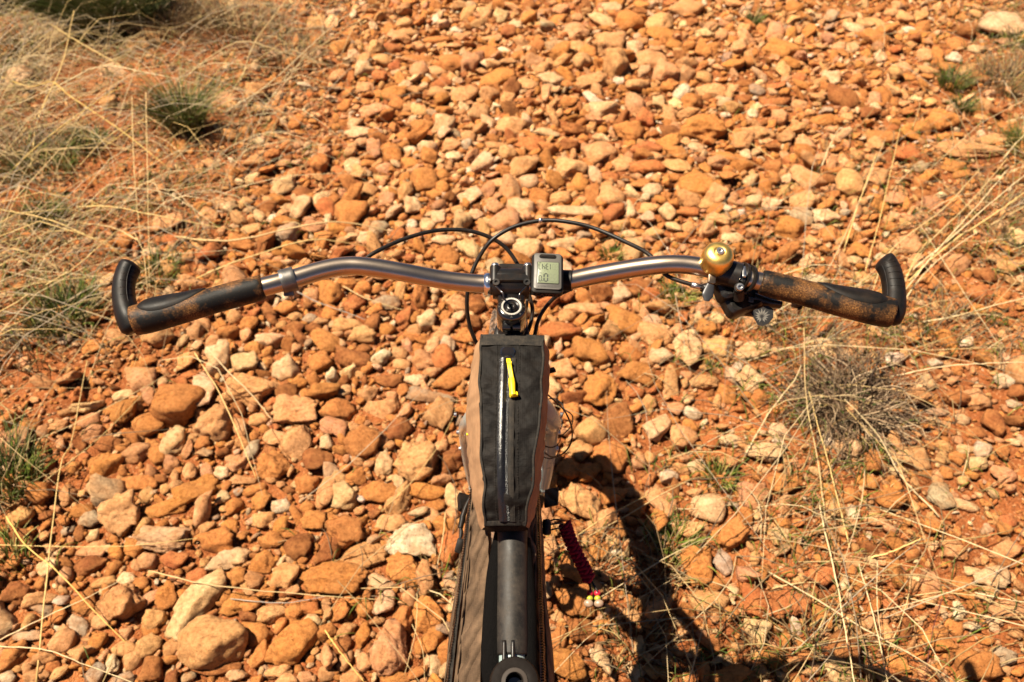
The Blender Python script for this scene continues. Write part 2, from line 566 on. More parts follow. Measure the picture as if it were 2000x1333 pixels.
# ------------------------------------------------------------ rocks
def icosphere(sub):
    bm = bmesh.new(); bmesh.ops.create_icosphere(bm, subdivisions=sub, radius=1.0)
    V = np.array([v.co[:] for v in bm.verts]); T = np.array([[v.index for v in f.verts] for f in bm.faces])
    bm.free()
    return V/np.linalg.norm(V, axis=1)[:, None], T
ICO = {k: icosphere(k) for k in (1, 2, 3, 4)}

def rock_shape(sub, rng, rounded=.5):
    U, T = ICO[sub]
    npl = rng.integers(5, 10)
    n = rng.normal(size=(npl, 3)); n /= np.linalg.norm(n, axis=1)[:, None]
    d = rng.uniform(.50+.34*max(0, rounded-.5)*2, .88+.1*rounded, npl)
    ax = np.concatenate([np.eye(3), -np.eye(3)]); q = np.linalg.qr(rng.normal(size=(3, 3)))[0]
    n = np.concatenate([n, ax @ q]); d = np.concatenate([d, rng.uniform(.72, 1.0, 6)])
    p = 5+(1-rounded)**1.5*75+rng.uniform(0, 5)
    # bend the directions a little so that no face stays flat and no edge straight
    W = U.copy()
    wa = .13-.07*rounded
    for k, am in ((2.2, wa), (5.0, wa*.5), (11.0, wa*.25)):
        m = rng.normal(size=(3, 3))*k; ph = rng.uniform(0, 6.28, 3)
        W = W+am*np.sin(U @ m.T+ph)
    W /= np.linalg.norm(W, axis=1)[:, None]
    dots = np.maximum(W @ n.T, 1e-4)/d[None, :]
    r = (dots**p).sum(1)**(-1/p)
    f = 1.15-.75*rounded
    octs = ((1.8, .075), (4.0, .06), (8, .038), (15, .022), (28, .013)) if sub > 2 else ((1.8, .08), (4.0, .06), (7, .04))
    for k, amp in octs:
        for _ in range(2):
            w = rng.normal(size=(3, 3))*k
            ph = rng.uniform(0, 6.28, 3)
            g = np.sin(U @ w[0]+ph[0]+1.3*np.sin(U @ w[2]+ph[2]))*np.sin(U @ w[1]+ph[1])
            r = r*(1+f*amp*g)
    V = U*r[:, None]
    ext = (V.max(0)-V.min(0))/2
    V = (V-(V.max(0)+V.min(0))/2)/ext
    return V, T

COL = dict(o=(.56, .212, .054), d=(.29, .095, .027), t=(.67, .340, .140), p=(.75, .475, .250), w=(.78, .61, .40),
           g=(.43, .31, .20), r=(.50, .150, .046), k=(.64, .308, .142))
COLN = dict(o='orange', d='dark rust-brown', t='tan', p='pale cream', w='whitish', g='grey', r='brick-red', k='pinkish')

ROCKS = """
415,1255,132,94,-5,tR;237,1172,88,78,10,t;235,1010,78,76,0,t;320,1052,92,52,5,p;428,1055,72,50,0,o;384,1176,62,132,28,pR;298,1214,50,42,0,t
324,1165,46,55,0,o;445,1095,85,40,-15,p;282,1098,56,38,-20,k;343,1094,55,36,-20,r;178,1105,62,34,-15,d;180,1075,60,35,0,t;93,1110,50,40,10,p
265,1070,45,50,0,o;30,1160,52,46,-25,d;75,1168,62,36,-25,t;85,1192,45,22,0,g;165,1175,55,50,0,o;122,1250,48,52,-30,t;160,1273,50,40,-10,t
58,1242,55,26,0,p;22,1282,46,62,25,o;300,1307,52,52,0,d;290,1262,48,46,0,t;187,1320,40,42,0,gR;118,1314,40,26,-20,t;240,1328,52,25,-15,g
425,1302,92,34,-5,d;15,1325,35,26,0,w;292,1170,45,28,-25,k;200,1140,50,24,-20,t;245,1236,27,25,0,k;295,1232,38,28,0,o;462,1125,44,42,0,o
460,1180,55,42,0,o;498,1237,66,42,10,o;370,1322,30,25,0,g;465,1318,45,28,0,p;132,1037,24,22,0,g;200,1215,36,30,0,k;72,1322,50,28,0,t
675,1035,82,68,15,o;808,1055,98,70,10,w;715,1085,95,50,-5,t;653,1128,136,66,5,o;790,1110,76,60,10,o;743,1138,56,32,12,p;640,1075,50,50,0,d
585,1070,56,46,-15,d;612,1018,50,40,-10,o;532,1055,52,32,-5,o;512,1018,46,34,0,t;570,1042,32,22,0,o;513,1098,48,42,10,o;465,1090,38,34,0,p
555,1130,56,46,0,t;753,1180,38,52,10,p;530,1198,58,38,0,t;575,1193,34,32,0,o;605,1183,44,34,25,r;612,1215,36,28,10,p;571,1257,66,92,30,oR
510,1279,38,54,5,o;676,1228,44,32,-20,t;637,1182,20,28,0,t;715,1193,36,32,0,o;670,1262,36,34,-20,d;710,1240,32,48,0,o;675,1290,28,38,0,k
763,1268,74,98,5,k;838,1200,70,66,10,o;840,1252,58,54,0,o;845,1298,32,46,0,pR;885,1180,32,36,0,p;882,1068,50,76,0,r;762,1020,60,40,0,t
870,1025,50,30,0,o;640,1316,34,28,0,k;545,1315,52,28,-15,t;770,1326,60,24,0,o;690,1325,46,22,0,t;635,1236,44,32,0,o
345,790,92,76,5,oR;420,830,88,70,-10,t;487,760,116,64,5,t;478,712,56,42,-10,p;397,761,44,80,-32,p;275,743,62,46,0,k;243,772,42,24,-15,p
290,828,62,48,-5,oR;340,865,44,52,-10,p;303,880,34,62,-30,o;263,885,60,40,-15,t;202,907,64,54,5,o;212,868,50,32,-15,d;182,848,40,34,-10,k
173,822,46,26,-5,k;272,944,72,32,5,oR;388,958,92,46,-25,o;572,800,96,62,-5,k;535,903,70,62,10,o;490,880,28,38,20,g;540,855,55,34,-10,t
472,938,62,22,5,t;462,905,42,34,-30,k;132,968,42,40,-10,t;140,915,28,24,0,o;498,958,46,20,-30,o;532,938,30,16,0,t;550,990,40,26,0,wR
458,990,38,32,0,o;315,996,96,30,-5,o;267,715,30,18,0,o;318,747,22,20,0,p;365,735,46,14,-25,r;558,722,50,48,-15,p;522,708,24,20,0,o
507,820,45,26,-10,t;28,868,62,64,0,k;12,915,28,26,0,g;620,902,62,48,10,d;640,865,30,38,0,p;660,801,70,48,0,o;745,797,70,44,-10,t
673,765,30,26,0,p;720,768,42,34,-25,t;843,773,102,32,8,g;883,738,84,36,-38,oR;760,742,56,30,0,d;812,743,44,28,5,p;787,762,28,26,0,o
742,698,44,34,0,w;782,690,36,24,0,t;785,713,36,20,5,t;827,702,46,42,0,k;865,700,44,46,0,r;845,727,40,28,0,k;897,697,30,20,0,t
690,702,66,46,0,d;718,720,24,26,0,o;625,710,50,38,0,o;813,901,84,82,0,t;881,903,48,52,0,d;863,873,32,24,-30,t;840,860,26,20,0,o
750,904,36,48,0,p;698,930,42,34,0,o;743,961,80,44,5,o;835,960,72,34,12,oR;782,976,42,62,35,t;673,972,52,52,15,p;635,960,38,64,0,k
600,945,46,40,30,o;580,945,22,20,0,p;600,990,28,28,0,oR;662,935,36,30,0,t;888,970,38,50,0,p;850,988,40,26,0,o;690,835,26,26,-20,t
705,823,24,18,-15,o;608,825,24,18,0,t;588,830,22,16,0,t;700,852,24,16,0,t;1095,647,82,46,0,r;1105,618,40,24,0,k;1222,627,72,58,0,o
1135,606,84,34,0,t;1278,655,70,46,12,t;1292,697,52,36,10,p;1150,685,70,58,0,o;1243,727,80,50,5,o;1345,685,56,74,0,p;1405,685,64,50,5,t
1478,680,76,40,-15,p;1380,642,40,34,0,o;1375,745,58,34,10,t;1465,744,58,50,15,p;1430,735,28,34,0,p;1418,768,40,40,0,o;1170,760,66,76,0,o
1102,720,52,42,0,t;1083,752,32,38,0,p;1240,764,40,30,0,r;1270,788,38,36,-20,t;1155,845,62,54,-15,tR;1283,835,46,64,30,p;1333,857,62,52,15,k
1320,800,34,32,0,k;1353,808,38,26,0,w;1385,858,32,38,-10,r;1425,860,50,24,-5,p;1490,885,68,42,-5,p;1435,895,46,22,0,r;1455,868,28,22,0,t
1192,893,64,62,0,o;1110,920,50,36,0,o;1152,924,48,38,0,o;1270,893,24,24,0,t;1360,912,40,32,15,p;1112,808,36,34,0,o;1520,842,46,30,0,p
1370,890,36,22,0,o;1130,976,88,72,5,t;1176,1012,66,46,-25,t;1200,966,54,42,0,o;1245,990,42,40,0,o;1302,992,46,84,-38,t;1383,992,66,58,0,pR
1350,1040,68,42,5,t;1426,1044,72,60,0,o;1457,1008,40,34,0,o;1485,1030,28,26,0,p;1475,972,68,48,0,k;1363,1106,66,76,0,o;1410,1098,36,52,0,gR
1397,1141,30,30,0,oR;1475,1090,24,28,0,t;1385,1175,82,44,5,t;1483,1172,72,82,0,r;1552,1176,64,72,0,r;1484,1240,56,50,0,p;1340,1195,38,32,0,o
1145,1055,32,28,0,t;1170,1078,42,32,0,o;1420,1230,32,26,0,r;1522,1052,44,30,0,t;1533,947,66,42,0,o;1660,875,50,42,-15,p;1783,895,66,52,0,t
1870,898,34,28,0,o;1840,896,30,26,0,t;1905,905,38,32,10,p;1920,880,30,38,30,w;1890,877,40,18,0,p;1940,828,48,54,0,d;1905,845,36,22,0,d
1880,820,28,20,0,p;1830,805,44,18,10,g;1822,822,32,18,0,p;1905,780,46,40,0,k;1960,745,38,28,10,wR;1990,765,42,36,0,d;1812,748,30,28,0,p
1692,940,40,30,5,o;1738,975,54,46,5,oR;1750,950,28,26,0,o;1834,968,44,52,0,g;1885,988,50,22,20,p;1808,925,30,24,0,o;1848,925,28,24,0,o
1615,960,34,42,0,o;1658,967,38,30,0,o;1630,997,44,40,20,t;1667,1003,26,30,0,w;1710,1015,46,28,25,k;1970,1018,36,28,0,r;1960,930,52,36,0,k
1520,1046,42,32,0,p;1567,1058,22,20,0,p;1562,1130,36,26,0,t;1882,1148,40,50,0,o;1937,1130,68,40,5,p;1900,1114,32,20,0,p;1873,1190,36,40,0,w
1905,1187,32,28,0,o;1832,1250,64,50,0,o;1815,1137,40,52,20,k;1785,1145,26,24,0,k;1865,1075,44,38,0,k;1960,1075,62,32,-10,k;1820,1030,42,36,0,o
1637,1312,62,56,0,p;1965,1100,50,22,10,d;1965,1285,50,36,0,g;1865,1228,42,28,0,o;1738,1180,40,24,0,r;1925,1250,28,22,0,o;1940,1213,32,18,15,p
1970,1190,80,36,0,k;490,350,30,24,0,p;555,365,44,38,10,p;590,376,38,26,0,d;587,407,42,46,0,p;630,390,30,36,20,p;482,397,34,28,0,t;525,405,36,28,0,d
510,375,34,22,0,o;533,427,26,20,0,wR;560,434,54,26,-5,o;490,448,42,20,0,t;683,422,66,56,0,o;718,372,44,28,0,t;745,350,30,18,0,t;760,372,34,16,0,p
740,447,42,44,0,g;715,465,36,24,0,p;830,352,56,50,0,oR;865,342,30,28,0,o;866,368,28,26,0,o;805,405,38,40,0,p;918,385,50,30,-12,p;893,410,24,18,0,t
805,440,24,22,0,w;835,440,32,28,0,p;865,468,48,24,5,p;645,577,50,46,0,o;692,592,44,36,0,r;755,588,56,34,10,g;525,608,38,26,0,d;487,632,38,36,0,o
460,620,30,28,0,t;575,640,44,30,0,d;612,640,34,24,0,d;645,610,38,28,0,o;605,622,28,20,0,g;530,660,64,38,5,p;558,605,44,30,0,o;680,635,56,30,-5,t
727,630,30,34,0,d;710,656,54,36,5,t;755,645,36,30,0,o;790,620,32,46,5,r;811,620,22,32,0,o;832,625,42,46,5,p;875,640,34,26,0,k;895,620,26,22,0,p
930,592,38,40,0,d;905,656,46,32,0,o;860,656,36,26,0,k;885,525,46,20,0,t;1022,322,66,46,0,t;975,360,48,26,0,t;1033,357,38,32,0,p;1117,330,60,48,0,t
1175,308,58,34,0,d;1217,320,46,26,-20,t;1265,330,68,28,-8,r;1163,342,26,34,0,p;1133,357,36,32,0,o;1193,347,34,26,0,r;1253,359,62,26,-20,o
1275,371,42,28,-5,pR;1322,325,60,22,10,t;1313,348,34,20,0,o;1360,362,66,48,-5,o;1193,381,56,42,5,tR;1055,383,44,38,0,o;1095,386,40,30,0,t
1018,408,54,46,-15,p;983,430,60,52,0,k;1060,418,26,20,0,o;1120,414,106,26,3,p;1115,440,72,30,0,t;1232,405,22,36,0,p;1265,407,44,20,-10,t
1303,415,34,38,0,pR;1288,390,32,20,-25,o;1212,438,40,26,-35,t;1240,437,26,22,0,o;1345,445,28,30,0,t;1315,445,32,24,0,p;1275,455,42,26,0,t
1345,415,44,24,0,r;1380,400,36,24,0,t;1405,430,60,28,0,t;1415,408,34,14,0,w;1230,457,32,16,0,p;1100,476,72,24,-15,p;1145,480,44,24,0,o
1030,486,58,44,0,p;1040,452,42,28,0,k;1130,511,34,20,0,o;1430,466,42,30,0,p;1140,580,36,30,0,o;1100,576,44,40,0,r;1212,578,42,30,0,p
1245,556,50,24,0,d;1275,570,38,20,0,r;919,10,30,24,0,p;945,22,38,20,0,t;1090,38,54,18,-50,o;1125,64,54,30,0,k;1127,93,44,26,0,t;1095,104,36,78,-18,o
1138,123,36,34,0,t;1078,157,52,36,0,p;800,65,42,22,0,t;855,80,54,20,0,o;960,75,46,18,0,t;815,116,74,18,-10,o;880,127,54,36,35,o;915,126,46,44,0,k
820,135,38,30,0,k;855,141,42,20,5,t;863,160,44,24,0,r;895,158,22,16,0,p;832,160,20,18,0,o;955,103,50,28,0,o;985,98,42,10,40,w;950,124,36,16,0,p
968,152,74,38,10,o;1030,165,46,26,0,k;905,186,62,34,-30,t;855,182,40,24,10,t;765,185,62,32,0,o;728,215,54,30,-20,k;757,215,28,22,0,p
820,215,36,28,0,t;868,240,42,36,0,p;825,246,50,22,0,o;995,245,64,34,8,t;957,243,34,30,0,p;915,268,30,26,0,t;835,290,38,30,0,p;765,300,44,40,0,o
800,295,28,16,0,w;1035,282,64,28,0,r;1068,260,58,20,0,p;970,286,46,16,5,t;803,320,38,22,0,o;717,320,32,22,0,o;690,325,34,28,0,p;705,262,62,26,-15,p
1175,42,52,32,0,p;1230,42,52,38,0,oR;1290,42,58,42,0,t;1340,18,68,32,0,k;1290,66,52,28,-10,o;1190,86,60,44,10,k;1243,98,38,36,0,p;1202,130,48,72,0,t
1268,118,60,38,-40,tR;1300,140,56,44,0,k;1278,88,32,20,0,o;1316,88,32,24,0,oR;1156,158,62,28,0,t;1245,165,52,36,0,t;1373,100,32,40,0,o;1390,50,34,20,0,k
1410,70,30,24,0,k;1375,150,38,28,0,t;1180,211,56,38,0,p;1390,178,60,28,0,t;1352,200,42,40,0,o;1413,197,36,20,0,p;1455,195,28,18,0,d;1515,200,56,22,0,r
1430,128,46,30,0,o;1455,163,36,16,-10,d;1480,178,36,22,0,g;1370,250,90,54,0,o;1228,255,62,48,0,o;1290,254,26,16,0,w;1175,302,62,46,-8,tR
1262,290,62,24,0,r;1360,288,34,18,0,p;1320,300,46,34,20,o;1280,306,30,18,0,t;1415,305,56,22,0,o;1480,262,68,26,15,t;1520,230,40,38,0,k
1528,97,68,42,-12,o;1470,222,26,18,0,w;1560,205,32,20,0,k;1550,15,36,26,0,o;1623,35,28,28,0,g;1665,55,42,26,0,p;1664,22,30,16,0,d;1745,25,38,18,0,k
1710,45,42,24,20,t;1712,75,50,34,0,o;1775,60,30,16,-15,wR;1742,57,32,14,0,o;1640,92,32,22,0,k;1660,95,36,16,0,p;1600,93,26,14,0,t
1645,192,52,44,0,d;1610,235,48,28,0,o;1652,228,28,18,0,t;1711,213,20,28,-30,p;1835,113,38,34,0,o;1810,108,36,26,0,t;1812,138,38,20,0,t;1762,133,38,22,0,k
1745,118,26,14,0,o;1775,150,34,16,0,o;1840,235,62,44,5,o;1840,268,38,22,0,o;1870,265,24,16,0,o;1958,52,94,44,-18,p;1965,82,38,18,0,k
1888,62,36,30,0,d;1880,35,30,16,0,o;1905,155,52,32,0,d;1872,85,42,24,0,o;1905,95,30,20,0,p;1925,205,30,20,0,t;1965,248,42,22,0,o;1940,275,62,22,0,t
1890,296,134,38,3,k;1780,305,74,38,0,r;1865,326,52,26,0,o;1730,270,80,32,0,o;1800,250,44,34,0,o;1615,310,48,26,0,k;1580,350,68,48,5,t
1657,360,54,54,0,tR;1617,350,32,24,0,d;1503,402,38,34,0,p;1712,350,52,36,-15,k;1710,388,28,24,0,o;1748,390,46,28,0,k;1565,425,46,34,20,g
1613,425,52,34,0,p;1543,448,64,38,0,o;1602,445,34,14,0,p;1618,462,38,32,0,o;1655,460,52,32,0,o;1680,490,48,34,0,o;1667,510,36,20,0,p
1865,515,66,48,0,k;1890,485,46,34,0,d;1925,540,42,34,0,d;1820,545,38,32,0,o;1972,525,58,32,0,t;1915,575,56,36,0,r;1960,440,34,24,0,p
1955,415,38,24,0,t;1770,480,52,36,0,k;1775,425,30,16,0,k;1740,445,38,24,0,o;1685,545,44,28,0,t;285,78,66,36,0,t;37,157,46,44,0,p
225,137,56,26,0,p;212,200,34,24,-30,t;380,187,22,20,0,t;437,192,64,26,0,k;500,180,42,44,0,t;15,100,42,26,0,o;350,290,42,28,0,o
325,438,70,36,0,k;298,492,44,24,0,p;335,500,26,24,0,t;235,477,60,44,0,o;395,405,46,28,0,o;438,395,46,22,0,p;330,468,52,24,0,r
205,548,36,24,0,p;190,575,40,26,0,t;620,45,40,24,0,t;665,90,44,26,0,o;660,150,40,24,0,t;735,95,36,40,0,t
"""
rocks = []
for item in ROCKS.replace('\n', ';').split(';'):
    if not item.strip(): continue
    f = item.split(',')
    rocks.append((float(f[0]), float(f[1]), float(f[2]), float(f[3]), float(f[4]), f[5][0], f[5].endswith('R')))
rocks.sort(key=lambda r: -r[2]*r[3])

def size_word(a):
    return 'very large' if a > 7000 else 'large' if a > 4300 else 'middle-sized' if a > 2600 else 'small' if a > 1500 else 'little'
LAND = [(245, 545, 'the left bar end'), (380, 590, 'the left grip'), (560, 548, 'the grey clamp ring'), (720, 520, "the handlebar's left bend"),
        (850, 470, 'the left cable arc'), (1070, 455, 'the crossing cables'), (1070, 535, 'the cycle computer'), (1240, 520, "the handlebar's right bend"),
        (1402, 495, 'the brass bell'), (1480, 600, 'the shift lever'), (1620, 570, 'the right grip'), (1745, 545, 'the right bar end'),
        (925, 720, "the top-tube bag's front"), (915, 900, "the top-tube bag's rear"), (900, 1060, 'the black zip puller'), (885, 1250, "the frame bag's left side"),
        (1110, 840, 'the loose thin wire'), (1135, 1090, 'the red braided charm'), (1275, 1030, "the wheel's shadow"), (1095, 1250, "the frame bag's right side"),
        (1650, 760, 'the twiggy dead bush'), (365, 210, 'the bright green tuft'), (100, 620, 'the left green grass'), (1450, 1290, "the handlebar's shadow"),
        (1470, 45, 'the top-right green tuft'), (1000, 0, "the top edge's middle"), (20, 1333, "the photo's bottom left corner"), (1990, 1333, "the photo's bottom right corner"),
        (1990, 0, "the photo's top right corner"), (0, 0, "the photo's top left corner"), (500, 1333, "the photo's bottom edge"), (0, 900, "the photo's left edge"),
        (1995, 700, "the photo's right edge"), (415, 1255, 'the big smooth potato-shaped rock'), (808, 1055, 'the big whitish rock'), (1483, 1172, 'the big brick-red rock'),
        (1657, 360, 'the round tan boulder'), (1370, 250, 'the broad orange rock'), (420, 830, 'the squarish tan block'), (1202, 130, 'the tall tan rock')]
ORD = ['', 'second ', 'third ', 'fourth ', 'fifth ', 'sixth ', 'seventh ', 'eighth ', 'ninth ', 'tenth ', 'eleventh ', 'twelfth ', 'thirteenth ', 'fourteenth ',
       'fifteenth ', 'sixteenth ', 'seventeenth ', 'eighteenth ']
land_rocks = {(415, 1255): 'very large smooth tan potato-shaped rock lying at the lower left', (808, 1055): 'very large flat whitish rock left of the frame bag',
              (1483, 1172): "large brick-red boulder below the grey pebble, by the handlebar's shadow", (1657, 360): 'round tan boulder sitting alone above the right grip',
              (1370, 250): 'broad orange rock, widest one high above the brass bell', (420, 830): 'large squarish tan block below the left grip, beside the round orange rock',
              (1202, 130): 'tall tan rock standing upright near the top edge, right of centre'}
def rock_labels(items):
    by = {}
    for i, (px, py, w, h, a, c, rd) in enumerate(items):
        if (px, py) in land_rocks: continue
        best = min(LAND, key=lambda L: math.hypot(L[0]-px, (L[1]-py)*1.1))
        d = math.hypot(best[0]-px, best[1]-py)
        dx, dy = px-best[0], py-best[1]
        edge = best[2].startswith("the photo's")
        v = 'above' if dy < 0 else 'below'; s = 'left of' if dx < 0 else 'right of'
        if abs(dx) > 2.2*abs(dy): rel = s
        elif abs(dy) > 2.2*abs(dx): rel = v
        else: rel = v+' and '+s
        if edge: rel = 'near'
        shape = 'rounded' if rd else ('long narrow' if max(w, h) > 1.8*min(w, h) else 'slab-like' if w > 1.55*h else 'upright' if h > 1.2*w else 'angular')
        key = (size_word(w*h), COLN[c], shape, rel, best[2])
        by.setdefault((key[1], key[3], key[4], key[0]), []).append((d, i, key))
    out = {}
    for k, lst in by.items():
        lst.sort()
        for j, (d, i, key) in enumerate(lst):
            rank = '' if len(lst) == 1 else (', nearest of such' if j == 0 else ', %snearest of such' % ORD[j])
            out[i] = f"{key[0]} {key[1]} {key[2]} rock {key[3]} {key[4]}{rank}"
            if len(out[i].replace('-', ' ').replace("'", ' ').split()) > 16: out[i] = f"{key[0]} {key[1]} rock {key[3]} {key[4]}{rank}"
    for i, it in enumerate(items):
        if (it[0], it[1]) in land_rocks: out[i] = land_rocks[(it[0], it[1])]
    return out

def place_rock(r, sub, rng):
    px, py, w, h, ang, c, rd = r
    g = P(px, py, 0.0)
    _, _, dep = project(g.x, g.y, 0.0)
    m = float(dep)/FPX
    th = math.atan2(CAM_H, g.y)
    a = w*m/2*1.06; hh = h*m/2*1.06
    cz = .78*min(a, hh)*rng.uniform(.85, 1.15)
    cz = min(cz, hh*.85)
    b2 = hh*hh-(cz*math.cos(th))**2
    b = math.sqrt(max(b2, (hh*.45)**2))/math.sin(th)
    if b > 1.3*a and py < 320:
        b = 1.3*a; cz = min(math.sqrt(max(hh*hh-(b*math.sin(th))**2, (cz*math.cos(th))**2))/math.cos(th), 1.2*a)
    zc = cz*.52
    ce = P(px, py, zc+float(ground_h(g.x, g.y)))
    V, T = rock_shape(sub, rng, .9 if rd else rng.uniform(.0, .32))
    V = V*np.array([a, b, cz])
    if not rd:
        tx, ty = rng.uniform(-.14, .14, 2)
        V[:, 2] = V[:, 2]+V[:, 0]*tx+V[:, 1]*ty
    V = V+0
    al = math.radians(-ang)
    R = np.array([[math.cos(al), -math.sin(al), 0], [math.sin(al), math.cos(al), 0], [0, 0, 1]])
    V = V @ R.T
    base = np.array(COL[c]); tint = base*rng.uniform(.84, 1.12)*np.array([1, rng.uniform(.95, 1.05), rng.uniform(.92, 1.08)])
    return V, T, ce, tint, a, b, al

placed = []
labels = rock_labels(rocks[:300])
extraV, extraT, extraC = [], [], []; off = 0
rr = np.random.default_rng(5)
for i, r in enumerate(rocks):
    V, T, ce, tint, ra_, rb_, al_ = place_rock(r, 4 if i < 28 else 3 if i < 300 else 2, rr)
    lo_, hi_ = min(ra_, rb_), max(ra_, rb_)
    ad = al_ if ra_ >= rb_ else al_+math.pi/2
    nk = 1 if hi_ < 1.25*lo_ else 3
    for q_ in ([0] if nk == 1 else [-1, 0, 1]):
        placed.append((ce.x+math.cos(ad)*(hi_-lo_)*q_, ce.y+math.sin(ad)*(hi_-lo_)*q_, lo_*.85))
    tn = np.tile(tint, (len(V), 1))
    if i < 300:
        o = bulk_mesh('rock', V, T, M_STONE, tn)
        o.location = ce
        tag(o, labels[i], 'rock', 'rocks lying on the stony track')
    else:
        extraV.append(V+np.array(ce)); extraT.append(T+off); extraC.append(tn); off += len(V)

# scattered stones, pebbles and grit
WTS = dict(o=.34, t=.26, k=.14, p=.115, d=.065, r=.035, w=.03, g=.015)
def region_points(n, rng, margin=320):
    out = []
    while sum(len(o) for o in out) < n:
        y = rng.uniform(.45, 5.6, n*2)**1.0
        x = rng.uniform(-3.6, 3.6, n*2)
        u, v, d = project(x, y)
        keep = (u > -margin) & (u < 2000+margin) & (v > -160) & (v < 1333+230)
        # more per area near the camera so every zone looks equally dense
        keep &= rng.random(len(x)) < np.clip((1.75/d)**.8, 0, 1)
        out.append(np.stack([x[keep], y[keep]], 1))
    return np.concatenate(out)[:n]

def scatter(name, n, smin, smax, sub, rng, nvar, avoid, dens_pow, zlift, pack=None, pre=None):
    pts = region_points(n, rng)
    dens = stone_density(pts[:, 0], pts[:, 1])
    clump = .5+.5*np.sin(3.1*pts[:, 0]+1.7*np.sin(2.3*pts[:, 1]))*np.sin(2.7*pts[:, 1]+1.3*np.sin(3.9*pts[:, 0]))
    keep = rng.random(len(pts)) < np.clip(dens**dens_pow*(1.0 if dens_pow < 1 else np.clip(.45+1.1*clump, .3, 1)), 0, 1)
    pts = pts[keep]
    size = smin*(smax/smin)**(rng.random(len(pts))**1.7)
    size = np.where(size > smax*.6, size*np.clip(.55+.6*stone_density(pts[:, 0], pts[:, 1]), .5, 1), size)
    # keep clear of what lies there already
    A = np.array(avoid)
    ok = np.ones(len(pts), bool)
    for i0 in range(0, len(pts), 2000):
        q = pts[i0:i0+2000]
        d = np.hypot(q[:, None, 0]-A[None, :, 0], q[:, None, 1]-A[None, :, 1])
        ok[i0:i0+2000] = (d > A[None, :, 2]*.9+size[i0:i0+2000, None]*.3).all(1)
    pts, size = pts[ok], size[ok]
    if pack:
        cell = {}
        sel = []
        cs = smax*1.2
        for i in np.argsort(-size):
            x, y = pts[i]; s = size[i]
            cx, cy = int(x//cs), int(y//cs)
            good = True
            for ax in (cx-1, cx, cx+1):
                for ay in (cy-1, cy, cy+1):
                    for (x2, y2, s2) in cell.get((ax, ay), ()):
                        if (x-x2)**2+(y-y2)**2 < ((s+s2)*.5*pack)**2: good = False; break
                    if not good: break
                if not good: break
            if good:
                cell.setdefault((cx, cy), []).append((x, y, s)); sel.append(i)
        pts, size = pts[sel], size[sel]
    shapes = [rock_shape(sub, rng, rng.uniform(.0, .6)**1.3) for _ in range(nvar)]
    T0 = shapes[0][1]; nv = len(shapes[0][0])
    SV = np.stack([s[0] for s in shapes])
    k = rng.integers(0, nvar, len(pts))
    V = SV[k].copy()
    sc3 = np.stack([np.ones(len(pts))*1.06, rng.uniform(.48, 1, len(pts)), rng.uniform(.38, .85, len(pts))], 1)*(size/2)[:, None]
    V = V*sc3[:, None, :]
    # tumble
    q = rng.normal(size=(len(pts), 4)); q[:, 0] += 0; tilt = rng.normal(size=(len(pts), 2))*.3; yaw = rng.uniform(0, 6.283, len(pts))
    cy_, sy_ = np.cos(yaw), np.sin(yaw)
    V[:, :, 2] += V[:, :, 0]*tilt[:, None, 0]+V[:, :, 1]*tilt[:, None, 1]
    x = V[:, :, 0]*cy_[:, None]-V[:, :, 1]*sy_[:, None]; y = V[:, :, 0]*sy_[:, None]+V[:, :, 1]*cy_[:, None]
    V[:, :, 0] = x+pts[:, None, 0]; V[:, :, 1] = y+pts[:, None, 1]
    V[:, :, 2] += (ground_h(pts[:, 0], pts[:, 1])+size*rng.uniform(zlift[0], zlift[1], len(pts)))[:, None]
    keys = list(WTS); w = np.array([WTS[c] for c in keys]); w /= w.sum()
    ci = rng.choice(len(keys), len(pts), p=w)
    tint = np.array([COL[c] for c in keys])[ci]*rng.uniform(.75, 1.15, (len(pts), 1))*np.stack([np.ones(len(pts)), rng.uniform(.93, 1.06, len(pts)), rng.uniform(.9, 1.1, len(pts))], 1)
    T = (T0[None]+(np.arange(len(pts))*nv)[:, None, None]).reshape(-1, 3)
    V = V.reshape(-1, 3); TN = np.repeat(tint, nv, axis=0)
    if pre:
        V = np.concatenate([V]+pre[0]); T = np.concatenate([T]+[t+len(V)-sum(len(v) for v in pre[0]) for t in pre[1]]); TN = np.concatenate([TN]+pre[2])
    o = bulk_mesh(name, V, T, M_STONE, TN)
    tag(o, None, None, None, 'stuff')
    return o, [(p[0], p[1], s*.36) for p, s in zip(pts, size)]

o, av0 = scatter('rubble_stones', 14000, .050, .108, 3, np.random.default_rng(21), 60, placed, 1.9, (.14, .28), pack=.80)
tag(o, 'fist-sized orange and cream broken stones lying between the larger rocks', 'stones')
o, av1 = scatter('loose_stones', 64000, .024, .052, 2, np.random.default_rng(24), 80, placed+av0, 1.3, (.12, .32), pack=.70, pre=(extraV, extraT, extraC))
tag(o, 'loose orange and cream stones packed between the larger rocks of the track', 'stones')
o, av2 = scatter('pebbles', 72000, .010, .025, 1, np.random.default_rng(22), 60, placed, .55, (.08, .42), pack=.62)
tag(o, 'small orange and cream pebbles filling the gaps of the stony track', 'pebbles')
o, _ = scatter('grit', 7000, .006, .011, 1, np.random.default_rng(23), 16, placed, .2, (.1, .5))
tag(o, 'fine reddish grit strewn over the soil between the stones', 'grit')

